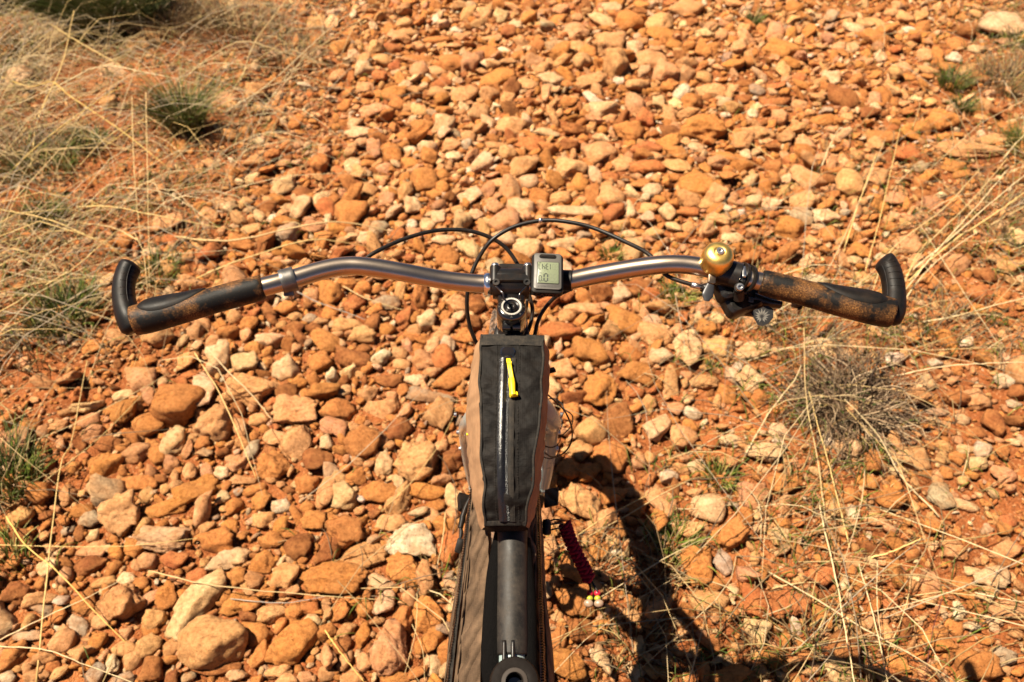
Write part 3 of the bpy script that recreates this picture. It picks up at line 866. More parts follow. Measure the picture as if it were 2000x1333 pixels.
# ------------------------------------------------------------ grass
def blade_batch(items, seg=6):
    """items: list of (pts list Vector, width, colour); returns arrays of three-sided tapering blades"""
    V, T, TN = [], [], []
    for pts, w, col in items:
        path = spline(pts, seg)
        n = len(path); base = len(V)
        side0 = None
        for i in range(n):
            t = (path[min(i+1, n-1)]-path[max(i-1, 0)]).normalized()
            s = t.cross(Vector((0, 0, 1)))
            if s.length < .05: s = Vector((1, 0, 0))
            s.normalize(); u = s.cross(t)
            k = w*.5*(1 if i < n*.55 else max(.25, 1-(i/(n-1)-.5)*1.4))
            for q in (s*k, u*k*.8-s*k*.4, -s*k*.7-u*k*.5):
                V.append(path[i]+q); TN.append(col)
        for i in range(n-1):
            for q in range(3):
                a = base+i*3+q; b = base+i*3+(q+1) % 3
                T.append((a, b, b+3)); T.append((a, b+3, a+3))
    return np.array([v[:] for v in V]), np.array(T), np.array(TN)

STRAW = [(.47, .33, .15), (.53, .40, .22), (.38, .26, .12), (.38, .30, .20), (.30, .23, .15), (.54, .37, .14)]
STRAW_D = [(.26, .165, .07), (.20, .13, .06), (.12, .075, .04), (.32, .22, .11), (.16, .12, .07), (.37, .26, .10)]
GREEN = [(.075, .115, .014), (.12, .165, .018), (.05, .08, .012), (.18, .19, .03)]
gr = random.Random(3)
def gz(x, y): return float(ground_h(x, y))
def litter_blade(x, y, L, arch, w, cols, lean=None):
    a = gr.uniform(0, 6.283) if lean is None else lean
    z0 = gz(x, y)
    pts = []
    bend = gr.uniform(-.7, .7)
    for i in range(4):
        f = i/3
        aa = a+bend*f
        pts.append(Vector((x+math.cos(aa)*L*f, y+math.sin(aa)*L*f, z0+.006+arch*L*(math.sin(math.pi*min(f*.9, 1)))*gr.uniform(.8, 1.2))))
    c = gr.choice(cols); k = gr.uniform(.75, 1.12)
    return (pts, w, tuple(q*k for q in c))

def litter():
    rng = np.random.default_rng(31)
    pts = region_points(60000, rng)
    d = grass_density(pts[:, 0], pts[:, 1])
    n = np.sin(5.1*pts[:, 0]+2.1*np.sin(3.3*pts[:, 1]))*np.sin(4.7*pts[:, 1]+1.3)
    keep = rng.random(len(pts)) < .52*d**1.7*(.3+.9*(n > -.05))
    items = []
    for x, y in pts[keep]:
        kind = gr.random()
        if kind < .55: items.append(litter_blade(x, y, gr.uniform(.04, .15), gr.uniform(.05, .4), gr.uniform(.0018, .0036), STRAW_D))
        elif kind < .88: items.append(litter_blade(x, y, gr.uniform(.12, .38), gr.uniform(.08, .35), gr.uniform(.0018, .0034), STRAW_D+STRAW[:2], gr.uniform(-.6, 1.4)))
        if kind > .66 and gr.random() < (.42 if x < -.3 else .2): items.append(litter_blade(x, y, gr.uniform(.4, .8), gr.uniform(.12, .38), gr.uniform(.0016, .0030), STRAW, gr.uniform(-.9, 1.6) if x < 0 else gr.uniform(0, 6.28)))
        else: items.append(litter_blade(x, y, gr.uniform(.03, .08), gr.uniform(.3, .9), .0026, GREEN))
    V, T, TN = blade_batch(items, 5)
    o = bulk_mesh('dry_grass', V, T, M_GRASS, TN)
    tag(o, 'dry straw-coloured grass and plant litter strewn beside the track', 'dry grass', None, 'stuff')
litter()

# prominent single stalks: pixel, height triples along each stalk, width px
STALKS = [
 ([(0,610,.10),(110,545,.16),(150,520,.18),(227,452,.22)], 7, 'thick pale stalk slanting up just left of the left bar end'),
 ([(0,150,.02),(60,170,.1),(100,160,.13),(140,190,.15),(250,265,.1),(330,330,.03)], 6, 'long golden stalk arching from the left edge down past the green tuft'),
 ([(95,45,.1),(150,80,.14),(230,125,.12),(280,155,.03)], 5, 'pale stalk slanting down-right near the top left corner'),
 ([(20,210,.02),(120,165,.10),(200,130,.14),(300,145,.14),(380,163,.1),(450,180,.04)], 6, 'long arching stalk bent over above the bright green tuft'),
 ([(200,290,.03),(300,220,.10),(400,165,.14),(460,95,.2)], 4, 'thin golden stem rising toward the top through the left grass'),
 ([(30,310,.02),(110,292,.08),(220,290,.1),(300,297,.06),(360,305,.02)], 5, 'pale stalk arching flat across the left grass, level with the lower green tuft'),
 ([(0,410,.04),(80,425,.10),(160,455,.1),(200,475,.03)], 6, 'pale straw stalk sloping down-right from the left edge above the left bar end'),
 ([(150,405,.04),(215,404,.1),(300,420,.1),(410,442,.05),(470,452,.02)], 6, 'long pale stalk pointing at the heaped straw left of the handlebar bend'),
 ([(230,365,.06),(330,380,.08),(420,440,.03)], 4, 'thin stalk crossing above the pink flat rock at the left'),
 ([(0,575,.05),(70,578,.06),(135,583,.03)], 5, 'short pale stalk lying level at the left edge below the thick slanted one'),
 ([(258,190,.2),(262,330,.12),(275,480,.03)], 4, 'thin upright stem passing behind the left bar end, left one'),
 ([(285,180,.2),(288,330,.12),(292,570,.02)], 4, 'thin upright stem passing behind the left bar end, right one'),
 ([(70,1333,.02),(115,930,.06),(140,860,.10),(170,705,.18)], 6, 'long upright pale stalk at the left edge, topped below the green grass'),
 ([(0,885,.02),(120,840,.05),(240,780,.1),(330,730,.12)], 4, 'long thin stalk running up-right to the rocks below the left grip'),
 ([(0,1005,.02),(100,930,.04),(200,850,.06),(300,748,.1)], 4, 'second long thin stalk running up-right at the left edge'),
 ([(0,1263,.03),(90,1270,.04),(170,1300,.03),(290,1345,.02)], 5, 'low stalk curving down-right at the bottom left corner'),
 ([(12,1010,.06),(50,1065,.08),(110,1115,.07),(190,1200,.04),(250,1260,.01)], 6, 'yellow bent stalk crossing the small stones at the lower left'),
 ([(0,1065,.03),(120,1068,.05),(260,1066,.05),(400,1050,.03)], 4, 'long level straw stalk across the lower left stones'),
 ([(0,1250,.02),(100,1200,.04),(165,1170,.05),(240,1132,.05)], 5, 'stalk rising right over the tan rock at the lower left'),
 ([(380,690,.12),(430,770,.08),(470,860,.05),(500,935,.02)], 5, 'straw stalk hanging down from below the left grip across the tan block'),
 ([(405,680,.12),(440,720,.09),(490,770,.06),(533,822,.02)], 5, 'straw stalk slanting down-right from the left grip over the tan rocks'),
 ([(290,1115,.03),(380,1137,.05),(470,1150,.05),(640,1165,.05),(760,1172,.02)], 6, 'long straw stalk lying level below the large orange slab'),
 ([(450,1170,.03),(550,1178,.03),(640,1165,.03)], 5, 'grey stalk lying under the long level straw'),
 ([(635,1232,.06),(665,1275,.05),(712,1333,.03)], 6, 'short yellow stalk slanting down-right at the bottom, left of the pink slab'),
 ([(870,1000,.02),(865,1050,.04),(855,1103,.05)], 6, 'short straw stalk standing left of the black zip puller'),
 ([(815,1160,.08),(812,1230,.06),(790,1320,.02)], 4, 'thin straw hanging left of the frame bag, left one'),
 ([(805,1220,.05),(825,1270,.04),(830,1333,.02)], 4, 'thin straw hanging left of the frame bag, right one'),
 ([(340,462,.02),(450,470,.07),(600,440,.09),(680,435,.08),(770,455,.02)], 9, 'pale bundle of straw reaching over the stones left of the left cable arc'),
 ([(380,545,.03),(480,505,.08),(600,470,.1),(660,472,.08),(720,483,.03)], 8, 'bright straw bent over just above the handlebar, left'),
 ([(270,470,.1),(220,445,.08),(150,435,.04)], 6, 'short pale stalk lying just above the left bar end'),
 ([(580,570,.05),(620,590,.04),(715,625,.02)], 5, 'straw lying under the grey clamp ring'),
 ([(670,560,.05),(720,585,.04),(790,607,.02)], 5, 'straw lying just under the left half of the handlebar'),
 ([(1450,900,.02),(1500,810,.05),(1550,745,.08),(1565,715,.1)], 6, 'long straw leaning over the left side of the twiggy dead bush'),
 ([(1613,1020,.02),(1597,900,.06),(1575,780,.12),(1570,640,.2)], 6, 'tall straw stalk rising right of the shift lever through the dead bush, left one'),
 ([(1660,1070,.02),(1625,930,.05),(1600,840,.08),(1580,765,.12)], 6, 'tall straw stalk rising through the dead bush, second from left'),
 ([(1835,1010,.01),(1760,930,.03),(1715,850,.07),(1650,780,.12)], 7, 'thick straw stalk sloping down-right from the twiggy dead bush'),
 ([(1780,930,.02),(1720,870,.05),(1650,795,.09)], 5, 'shorter straw stalk beside the thick one below the dead bush'),
 ([(1740,737,.08),(1830,718,.12),(1930,710,.15),(2010,708,.16)], 6, 'pale stalk running level to the right edge above the small white stone'),
 ([(1600,980,.03),(1607,1020,.05),(1635,1140,.08),(1650,1230,.1),(1670,1340,.1)], 7, 'tall upright straw stalk at the lower right, leftmost of three'),
 ([(1677,1100,.03),(1705,1200,.08),(1735,1340,.08)], 6, 'tall upright straw stalk at the lower right, middle one of three'),
 ([(1714,1095,.06),(1713,1170,.08),(1722,1260,.06)], 5, 'short upright straw stalk at the lower right, right one of three'),
 ([(1502,1118,.02),(1575,1160,.05),(1700,1235,.07),(1800,1290,.06),(1870,1335,.03)], 7, "long straight straw stalk crossing the handlebar's shadow"),
 ([(1840,1168,.14),(1822,1230,.08),(1805,1333,.01)], 4, 'thin dark red stem standing at the bottom right'),
 ([(1700,1090,.02),(1740,1078,.04),(1800,1052,.05)], 8, 'short thick straw piece lying among stones at the lower right'),
 ([(1905,1158,.03),(1960,1170,.04),(2010,1178,.04)], 7, 'straw stalk reaching in from the right edge over the pale block'),
 ([(1700,580,.02),(1740,490,.08),(1840,410,.14),(1913,332,.2)], 5, 'straw stem leaning right above the right bar end, leftmost'),
 ([(1760,560,.02),(1810,480,.08),(1890,400,.14),(1968,310,.2)], 6, 'straw stem leaning right above the right bar end, long dark one'),
 ([(1765,570,.02),(1830,490,.1),(1910,400,.15),(1970,330,.2)], 5, 'straw stem leaning right above the right bar end, white-tipped'),
 ([(1768,540,.02),(1840,480,.10),(1920,410,.16),(2010,335,.22)], 7, 'thick straw stem leaning right past the right bar end'),
 ([(1775,550,.02),(1850,480,.08),(1940,420,.14),(2010,370,.18)], 8, 'thickest straw stem leaning right, lowest of the fan'),
 ([(1760,595,.02),(1810,530,.06),(1870,480,.1),(1915,450,.12)], 5, 'straw stem leaning right with a cut end below the fan'),
 ([(1770,545,.03),(1790,500,.07),(1818,465,.1)], 6, 'short pale straw stem with a cut end beside the right bar end'),
 ([(1800,630,.03),(1880,615,.06),(1950,595,.08),(2010,580,.1)], 7, 'straw stalk rising to the right edge below the right bar end'),
 ([(1935,440,.05),(1970,420,.08),(2010,400,.1)], 5, 'short straw stem near the right edge'),
 ([(1640,520,.02),(1660,450,.06),(1680,390,.12),(1712,300,.2)], 6, 'tall straw stem leaning right beside the round tan boulder'),
 ([(1570,610,.02),(1610,540,.05),(1650,460,.08),(1730,270,.2)], 4, 'thin straw stem behind the tall one near the round boulder'),
 ([(1690,530,.03),(1720,420,.08),(1760,245,.18)], 4, 'thin straw stem reaching up above the right grip'),
 ([(1605,325,.03),(1625,275,.06),(1640,250,.08)], 5, 'short straw stem above the round tan boulder'),
 ([(1960,310,.03),(1985,280,.06),(2005,260,.08)], 5, 'short straw stem at the right edge, upper half'),
 ([(1395,240,.01),(1450,270,.03),(1540,330,.03)], 4, 'thin straw lying on stones above the bell'),
 ([(470,160,.02),(500,80,.1),(560,0,.18)], 6, 'straw stem rising to the top edge, left of the stony track'),
 ([(330,180,.05),(420,105,.12),(480,82,.16),(560,105,.12),(660,130,.04)], 6, 'long straw stalk arching right toward the stony track'),
 ([(440,220,.04),(530,160,.1),(640,60,.18),(720,0,.22)], 5, 'straw stem leaning right across the edge of the stony track'),
 ([(340,160,.03),(400,128,.08),(450,125,.1),(560,135,.06),(640,135,.02)], 4, 'thin arched stalk just above the bright green tuft'),
 ([(60,330,.02),(75,230,.08),(120,130,.16),(145,20,.24)], 5, 'upright straw stem near the top left corner'),
 ([(0,310,.02),(60,240,.08),(110,175,.12)], 5, 'straw stem leaning up-right at the left edge, upper'),
 ([(0,355,.02),(80,280,.1),(180,205,.14),(245,165,.16)], 5, 'golden stem leaning up-right from the left edge'),
 ([(140,340,.02),(230,255,.1),(350,230,.1),(470,225,.04)], 4, 'thin arching stem below the bright green tuft'),
]
for pts, wpx, lab in STALKS:
    P3 = []
    for (px, py, z) in pts:
        g = P(px, py, 0); P3.append(P(px, py, z+gz(g.x, g.y)))
    dep = project(P3[1].x, P3[1].y, P3[1].z)[2]
    w = wpx*.82*float(dep)/FPX*.56
    base = gr.choice(STRAW[:2]+STRAW[5:]) if 'grey' not in lab and 'red stem' not in lab else (.3, .25, .2) if 'grey' in lab else (.12, .035, .03)
    if 'golden' in lab or 'yellow' in lab: base = (.55, .36, .10)
    path = spline(P3, 22)
    rad = []
    for i in range(22):
        rad.append(w*.5*(1.0-.45*i/21)*(1.18 if i % 7 == 3 else 1))
    V, F = sweep_data([p+Vector((gr.uniform(-1, 1), gr.uniform(-1, 1), gr.uniform(-1, 1)))*w*.25 for p in path], rad, None, 6)
    o = mesh_obj('grass_stalk', V, F, M_GRASS)
    a = o.data.color_attributes.new('tint', 'FLOAT_COLOR', 'POINT')
    kk = gr.uniform(.85, 1.15)
    a.data.foreach_set('color', [c for v in V for c in (base[0]*kk, base[1]*kk, base[2]*kk, 1)])
    tag(o, lab, 'grass stalk', 'long dry grass stalks')

DARKGREEN = [(.055, .075, .012), (.035, .05, .010), (.08, .10, .018), (.16, .12, .05)]
def tuft(px, py, rad, h, n, cols, label, name='grass_tuft', cat='grass tuft', spread=.6, w=.0022, grp='green grass tufts'):
    c = P(px, py, 0); c.z = gz(c.x, c.y)
    items = []
    for _ in range(n):
        a = gr.uniform(0, 6.283); r = rad*math.sqrt(gr.random())
        x, y = r*math.cos(a), r*math.sin(a)
        L = h*gr.uniform(.45, 1.1); le = gr.uniform(.1, spread); a2 = a+gr.uniform(-1, 1)
        pts = [Vector((x, y, 0)), Vector((x+math.cos(a2)*L*le*.3, y+math.sin(a2)*L*le*.3, L*.5)), Vector((x+math.cos(a2)*L*le, y+math.sin(a2)*L*le, L*gr.uniform(.75, .95)))]
        k = gr.uniform(.7, 1.2); col = gr.choice(cols)
        items.append((pts, w*(1.5 if w < .003 else 1.2)*gr.uniform(.6, 1.2), tuple(q*k for q in col)))
    V, T, TN = blade_batch(items, 5)
    o = bulk_mesh(name, V, T, M_GRASS, TN); o.location = c
    tag(o, label, cat, grp)
TUFTS = [(368,258,.060,.20,420,'dense bright green tuft among dry grass, left of the track'),
 (230,45,.26,.30,1700,'wide dark green clump at the top edge, upper left'),
 (120,15,.16,.22,700,'dark green clump nearest the top left corner'),
 (80,335,.14,.08,260,'green patch at the left edge below the arching stalks'),
 (170,290,.06,.08,150,'small green tuft right of the left-edge green patch'),
 (95,430,.07,.07,170,'low green tuft on the left below the pale sloping stalk'),
 (130,630,.10,.09,300,'spreading green grass left of and below the left bar end'),
 (160,600,.04,.08,100,'green blades just left of the left bar end'),
 (310,550,.07,.07,160,'green blades between the left bar end and left grip'),
 (20,950,.08,.10,240,'green grass at the left edge beside the pink rock'),
 (20,1100,.06,.06,60,'yellow-green blades low at the left edge'),
 (1470,50,.03,.09,110,'small bright green tuft near the top, right of the track'),
 (1860,170,.06,.09,260,'green tuft in the upper right beside the dark stone'),
 (1880,210,.05,.07,160,'green tuft just below the upper right one'),
 (1195,500,.035,.05,90,"thin green blades between the cables and the handlebar's right bend"),
 (1320,580,.05,.06,130,'thin yellow-green blades below the handlebar left of the bell lever'),
 (1390,715,.02,.03,50,'tiny green sprout beside the pale upright rock'),
 (1410,930,.04,.05,120,'yellow-green blades above the round cream rock'),
 (1320,1060,.05,.06,160,"yellow-green blades at the right border of the wheel's shadow"),
 (1700,890,.03,.05,70,'thin greenish blades right of the pale rock below the dead bush'),
 (1980,90,.05,.08,130,'green grass at the right edge, near the top'),
 (2000,290,.08,.10,220,'olive grass at the right edge above the straw fan'),
 (1940,630,.03,.03,60,'green blades near the right edge below the level straw')]
for (px, py, rad, h, n, lab) in TUFTS:
    yg = 'yellow-green' in lab or 'thin' in lab or 'olive' in lab
    big_ = px < 420
    tuft(px, py, rad, h*(1.25 if big_ else 1), int(n*(1.3 if big_ else 1)), (GREEN+[(.3, .26, .08)]*2) if yg else DARKGREEN if 'dark green clump' in lab else GREEN+DARKGREEN+[(.28, .22, .09), (.3, .2, .1)], lab, spread=1.0, w=.0030 if big_ else .0026)
DRY = [(60,110,.16,.16,420,'dry grass clump at the left edge above the arching stalks'), (330,60,.20,.22,520,'tall dry grass clump right of the dark green one'),
 (470,70,.22,.20,640,'bushy dry grass clump at the top edge beside the track'), (560,120,.15,.14,360,'dry grass clump bordering the track, upper left'),
 (330,235,.12,.10,260,'dry grass around the bright green tuft'), (40,300,.16,.14,330,'dry grass clump at the left edge, level with the arching stalks'),
 (450,290,.10,.07,200,'low dry clump between the green tuft and the stones'), (350,470,.10,.06,220,'flattened straw heap above the left grip'),
 (150,500,.16,.07,200,'flattened dry grass left of the left bar end'), (60,700,.12,.09,260,'dry grass clump at the left edge below the green grass'),
 (1960,170,.14,.14,320,'dry grass clump at the upper right edge'), (1940,420,.16,.10,240,'dry grass behind the straw fan at the right edge'),
 (1830,640,.14,.08,220,'flattened dry grass below the right bar end'), (1560,660,.12,.07,240,'dry grass under the right grip'),
 (1330,640,.08,.05,110,'sparse straw left of the shift lever'), (1290,1110,.06,.07,150,"pale dry tuft inside the wheel's shadow border"),
 (860,1130,.05,.05,110,'small pale straw tuft left of the frame bag'), (1560,1270,.13,.06,230,"curly dry grass beside the handlebar's shadow"),
 (1180,1120,.09,.05,180,"straw bedding inside the wheel's shadow arc"), (1250,1250,.08,.05,200,'dry grass bedding below the red charm')]
for (px, py, rad, h, n, lab) in DRY:
    tuft(px, py, rad, h, int(n*(.46 if px < 600 else .62)), STRAW_D, lab, 'dry_grass_tuft', 'dry grass', 1.3, .0032, 'dry grass tufts')

def dead_bush():
    c = P(1665, 800, 0); c.z = gz(c.x, c.y)
    items = []
    cols = [(.12, .07, .038), (.19, .125, .07), (.06, .034, .018), (.33, .235, .14)]
    for _ in range(1000):
        a = gr.uniform(0, 6.283); r = .03*gr.random()
        p = Vector((r*math.cos(a), r*math.sin(a), gr.uniform(0, .02)))
        d = Vector((math.cos(a), math.sin(a)*.7, gr.uniform(.0, .42))).normalized()
        pts = [p.copy()]
        L = gr.uniform(.06, .23)
        for k in range(5):
            d = (d+Vector((gr.uniform(-.8, .8), gr.uniform(-.8, .8), gr.uniform(-.5, .35)))).normalized()
            p = p+d*L/4; p.z = max(p.z, .004)
            pts.append(p.copy())
        k = gr.uniform(.8, 1.15); col = gr.choice(cols)
        items.append((pts, gr.uniform(.0022, .0050), tuple(q*k for q in col)))
    V, T, TN = blade_batch(items, 9)
    o = bulk_mesh('dead_bush', V, T, M_GRASS, TN); o.location = c
    tag(o, 'low twiggy dead bush of curling grey-brown stems right of the shift lever', 'bush')
dead_bush()

def shrub():
    c = P(-35, 5, 0); c.z = gz(c.x, c.y)
    items = []
    for _ in range(1900):
        v = Vector((gr.gauss(0, 1), gr.gauss(0, 1), abs(gr.gauss(0, 1)))).normalized()*gr.uniform(.25, 1)
        p = Vector((v.x*.3, v.y*.28, .03+v.z*.3))
        d = Vector((gr.uniform(-1, 1), gr.uniform(-1, 1), gr.uniform(-.2, 1))).normalized()
        L = gr.uniform(.04, .09)
        items.append(([p, p+d*L*.5, p+d*L+Vector((0, 0, -.01))], .012, tuple(q*gr.uniform(.4, .8) for q in (.014, .018, .007))))  # leaf colour set near black to stand in for full shade
    V, T, TN = blade_batch(items, 4)
    o = bulk_mesh('shade_tinted_shrub', V, T, M_GRASS, TN); o.location = c
    tag(o, 'shrub with shade painted into its leaves, cut by the top left corner', 'shrub')
shrub()

# ============================================================ BICYCLE
bike = empty('bicycle', (0, .4, 0))
tag(bike, 'bicycle with wide brushed steel handlebar seen from the saddle over stones', 'bicycle')
bike_off = Matrix.Translation((0, -.4, 0))
def fix(o):                       # parts are modelled in world space
    o.matrix_parent_inverse = bike_off
    return o
def B(mb, name, mat, parent=None, **k):
    o = mb.build(name, mat, parent or bike, **k)
    if not parent: fix(o)
    return o
def BT(name, pts, r, mat, parent=None, **k):
    o = tube(name, pts, r, mat, parent or bike, **k)
    if not parent: fix(o)
    return o

CAPC = P(999, 603, 1.062)                       # centre of the top cap
AX = Vector((0, .96-.05-CAPC.y, .37-CAPC.z)).normalized()    # down the steering axis
UPA = -AX
FWD = Vector((0, UPA.z, -UPA.y))                # forward, square to the axis
X = Vector((1, 0, 0))
AXLE = Vector((-.006, .96, .37))
RW = .37

# ---- handlebar
BARC = P(998, 554, 1.073)
L_ = [(960, 555, 1.073), (920, 553, 1.074), (860, 546, 1.079), (780, 531, 1.090), (715, 521, 1.097), (675, 520, 1.099), (630, 528, 1.099), (570, 546, 1.097),
      (510, 562, 1.095), (400, 590, 1.089), (262, 628, 1.082)]
R_ = [(1040, 555, 1.073), (1100, 550, 1.074), (1160, 538, 1.080), (1240, 524, 1.090), (1300, 517, 1.097), (1345, 518, 1.099), (1385, 525, 1.099), (1430, 536, 1.098),
      (1490, 552, 1.096), (1600, 578, 1.090), (1742, 612, 1.083)]
pl = [P(*q) for q in L_][::-1]; prr = [P(*q) for q in R_]
bar_path = pl + prr
BT('handlebar', bar_path, .0113, M_METAL, n=150, seg=28)
ctr = spline([P(960, 555, 1.073), P(1040, 555, 1.073)], 4)
BT('shim', [P(946, 555, 1.073), P(962, 555, 1.073)], .0139, M_SHIM, straight=True, seg=28)
BT('shim_right', [P(1034, 555, 1.073), P(1050, 554, 1.073)], .0139, M_BLACK, straight=True, seg=28).name = 'shim.001'

# ---- grips
def grip(side):
    q = L_ if side < 0 else R_
    if side < 0: pts = [P(514, 561, 1.095), P(450, 578, 1.092), P(380, 597, 1.088), P(310, 614, 1.084), P(262, 627, 1.081)]
    else: pts = [P(1486, 551, 1.096), P(1550, 567, 1.093), P(1620, 585, 1.089), P(1690, 600, 1.085), P(1741, 612, 1.082)]
    path = spline(pts, 44)
    view = Vector((0, -.75, .66))
    def rad(t, a):
        # a = 0 faces the sky; the palm wing swells towards the rider at the outer half
        wing = max(0, math.sin(math.pi*min(1, max(0, (t-.30)/.78))))**1.3
        flip = 1
        back = max(0, math.cos(a-math.radians(75)*side))
        r = 1+.03*math.sin(t*9)
        if t < .02: r *= .93
        return r*(1+.12*wing+.30*wing*back**2)
    V, F = sweep_data(path, [.0148, .0150, .0150, .0155, .0165], None, 36, (0, 0, 1), rad)
    g = fix(mesh_obj('grip', V, F, M_GRIP, bike))
    # palm pad: a raised lens on the sky side of the outer half
    n_t, n_a = 26, 14
    fr = frames(path, (0, 0, 1))
    PV, PF = [], []
    rlist = lin([.0148, .0150, .0150, .0155, .0165], 44)
    sg = -1 if side < 0 else 1
    for layer in (0, 1):
        for i in range(n_t):
            u = i/(n_t-1); t = .38+.52*u
            half = math.radians(56)*math.sin(math.pi*u)**.6
            ctr_a = math.radians(36-34*u)
            for j in range(n_a):
                w = -1+2*j/(n_a-1)
                a = (ctr_a+w*half)
                a = -a if side > 0 else a
                f = t*43; k = min(int(f), 42); ft = f-k
                c = path[k].lerp(path[k+1], ft)
                T_, S_, B_ = fr[k]
                edge = min(1, 2.2*min(u, 1-u)*3)*(1-abs(w)**4)
                rr_ = rlist[k]*rad(t, a)+(.0022*edge+.0005 if layer else -.002)
                if layer: rr_ += .00025*math.sin(u*150)*(1 if .15 < u < .8 else 0)*edge
                PV.append(c+S_*math.cos(a)*rr_+B_*math.sin(a)*rr_)
    m = n_t*n_a
    for i in range(n_t-1):
        for j in range(n_a-1):
            a0 = i*n_a+j
            PF.append((m+a0, m+a0+1, m+a0+n_a+1, m+a0+n_a)); PF.append((a0, a0+n_a, a0+n_a+1, a0+1))
    mesh_obj('palm_pad', PV, PF, M_RUBBER, g)
    return g
grip(-1); grip(1)

# ---- bar ends
def barend(side):
    if side < 0:
        pts = [P(268, 645, 1.070), P(254, 622, 1.080), P(243, 590, 1.090), P(242, 555, 1.100), P(250, 528, 1.106), P(260, 513, 1.110)]
    else:
        pts = [P(1728, 626, 1.070), P(1742, 605, 1.080), P(1746, 572, 1.090), P(1741, 538, 1.100), P(1731, 516, 1.106), P(1722, 506, 1.110)]
    path = spline(pts, 40)
    def shp(t, a):
        e = 1.0
        if t > .88: e = math.sqrt(max(0.0, 1-((t-.88)/.122)**2))
        if t < .08: e = .75+.25*t/.08
        return max(.12, e)*(1+.03*math.cos(3*a))
    V, F = sweep_data(path, [.0150, .0144, .0121, .0119, .0122, .0122], [.0160, .0148, .0127, .0124, .0128, .0128], 24, (0, 0, 1), shp)
    o = fix(mesh_obj('bar_end', V, F, M_RUBBER, bike))
    # moulded seam running along the horn
    fr = frames(path, (0, 0, 1))
    sp = []
    for i in range(8, 35):
        T_, S_, B_ = fr[i]
        a = math.radians(18 if side < 0 else 30)*(-1 if side < 0 else 1)*-1
        sp.append(path[i]+(S_*math.cos(a)+B_*math.sin(a))*.0126)
    tube('seam', sp, .0006, M_RUBBER, o, straight=True, seg=6)
    for i in range(14, 34, 3):
        T_, S_, B_ = fr[i]
        rib = [path[i]+(S_*math.cos(math.radians(q))+B_*math.sin(math.radians(q)))*.0121 for q in range(-15, 60, 12)]
        tube('rib', rib, .00055, M_RUBBER, o, straight=True, seg=6)
    e = pts[0]; d = (pts[0]-pts[1]).normalized()
    return o
barend(-1); barend(1)

# ---- grey clamp ring on the left
def ring_on_bar(a, b, r, name, mat, parent=None, rim=True):
    d = (b-a).normalized(); L = (b-a).length
    mb = MB()
    prof = [(r*.97, 0), (r, .001), (r, L*.25), (r*1.0, L*.75), (r, L-.001), (r*.97, L)]
    mb.lathe(prof, a, d, 32)
    return mb, d
ra, rb = P(549, 552, 1.0965), P(577, 544, 1.0975)
mb, d = ring_on_bar(ra, rb, .0145, 'clamp_ring', M_CLAMP)
dn = Vector((.0, -.55, -.83))
mb.box((ra+rb)/2+dn*.0145, (.010, .012, .008), basis(dn, d), .002)
cr = B(mb, 'clamp_ring', M_CLAMP)
mb = MB(); mb.lathe([(.0028, 0), (.0028, .003), (.0014, .003), (.0014, .001)], (ra+rb)/2+Vector((.002, -.0075, -.0175)), (0.2, -.9, -.3), 14)
mb.build('bolt', M_BOLT, cr)

# ---- stem
stem = B(MB().lathe([(.0165, -.042), (.0178, -.040), (.0178, -.005), (.0172, -.003)], CAPC, UPA, 36, X), 'stem', M_GLOSS)
# body joining clamp and steerer
mb = MB()
bc = BARC
body = []
for f, w, hgt in ((0, .030, .030), (.35, .031, .029), (.7, .038, .028), (1.0, .044, .030)):
    c = (CAPC-UPA*.021).lerp(bc, f)
    body.append((c, w, hgt))
dirn = (bc-(CAPC-UPA*.021)).normalized(); upn = X.cross(dirn).normalized()
if upn.z < 0: upn = -upn
V, F = [], []
for (c, w, hgt) in body:
    for k in range(16):
        a = 2*math.pi*k/16; ca, sa = math.cos(a), math.sin(a)
        sx = math.copysign(abs(ca)**.45, ca)*w/2; sz = math.copysign(abs(sa)**.45, sa)*hgt/2
        V.append(c+X*sx+upn*sz)
for i in range(3):
    for k in range(16):
        F.append((i*16+k, i*16+(k+1) % 16, (i+1)*16+(k+1) % 16, (i+1)*16+k))
F += [tuple(range(15, -1, -1)), tuple(48+k for k in range(16))]
mb.add(V, F)
mb.build('stem_body', M_BLACK, stem)
mb = MB(); mb.lathe([(.0188, -.022), (.0195, -.021), (.0195, .021), (.0188, .022)], bc, X, 32); mb.build('bar_clamp', M_BLACK, stem)
# faceplate: two ears with bolts and the bridge between
fpdir = (Vector((0, .94, .34))).normalized()
mb = MB()
for s in (-1, 1):
    c0 = P(999+s*32, 541, 1.086)
    mb.tube([c0-fpdir*.008, c0+fpdir*.013], .0066, straight=True, seg=18)
mb.box(P(999, 529, 1.082), (.036, .013, .012), basis(Vector((0, -.25, .97)), fpdir), .003)
mb.box(P(999, 545, 1.088), (.040, .010, .006), basis(Vector((0, -.15, .98)), fpdir), .002)
mb.build('faceplate', M_BLACK, stem)
for s in (-1, 1):
    c0 = P(999+s*32, 541, 1.086)
    mb = MB(); mb.lathe([(.0055, 0), (.0058, .0015), (.0045, .0045), (.0022, .0048), (.0020, .003)], c0+fpdir*.013, fpdir, 18); mb.build('bolt', M_BOLT, stem)
    mb = MB(); mb.lathe([(.0042, 0), (.0042, .004), (.002, .004), (.002, .002)], P(999+s*30, 553, 1.088), Vector((0, -.5, .86)), 14); mb.build('bolt', M_BLACK, stem)
# raised edge lines on the stem top
for s in (-1, 1):
    tube('ridge', [P(999+s*30, 560, 1.089), P(999+s*22, 568, 1.0885), P(999+s*16, 575, 1.087), P(999+s*15, 586, 1.083)], .0013, M_GLOSS, stem, n=14, seg=8)
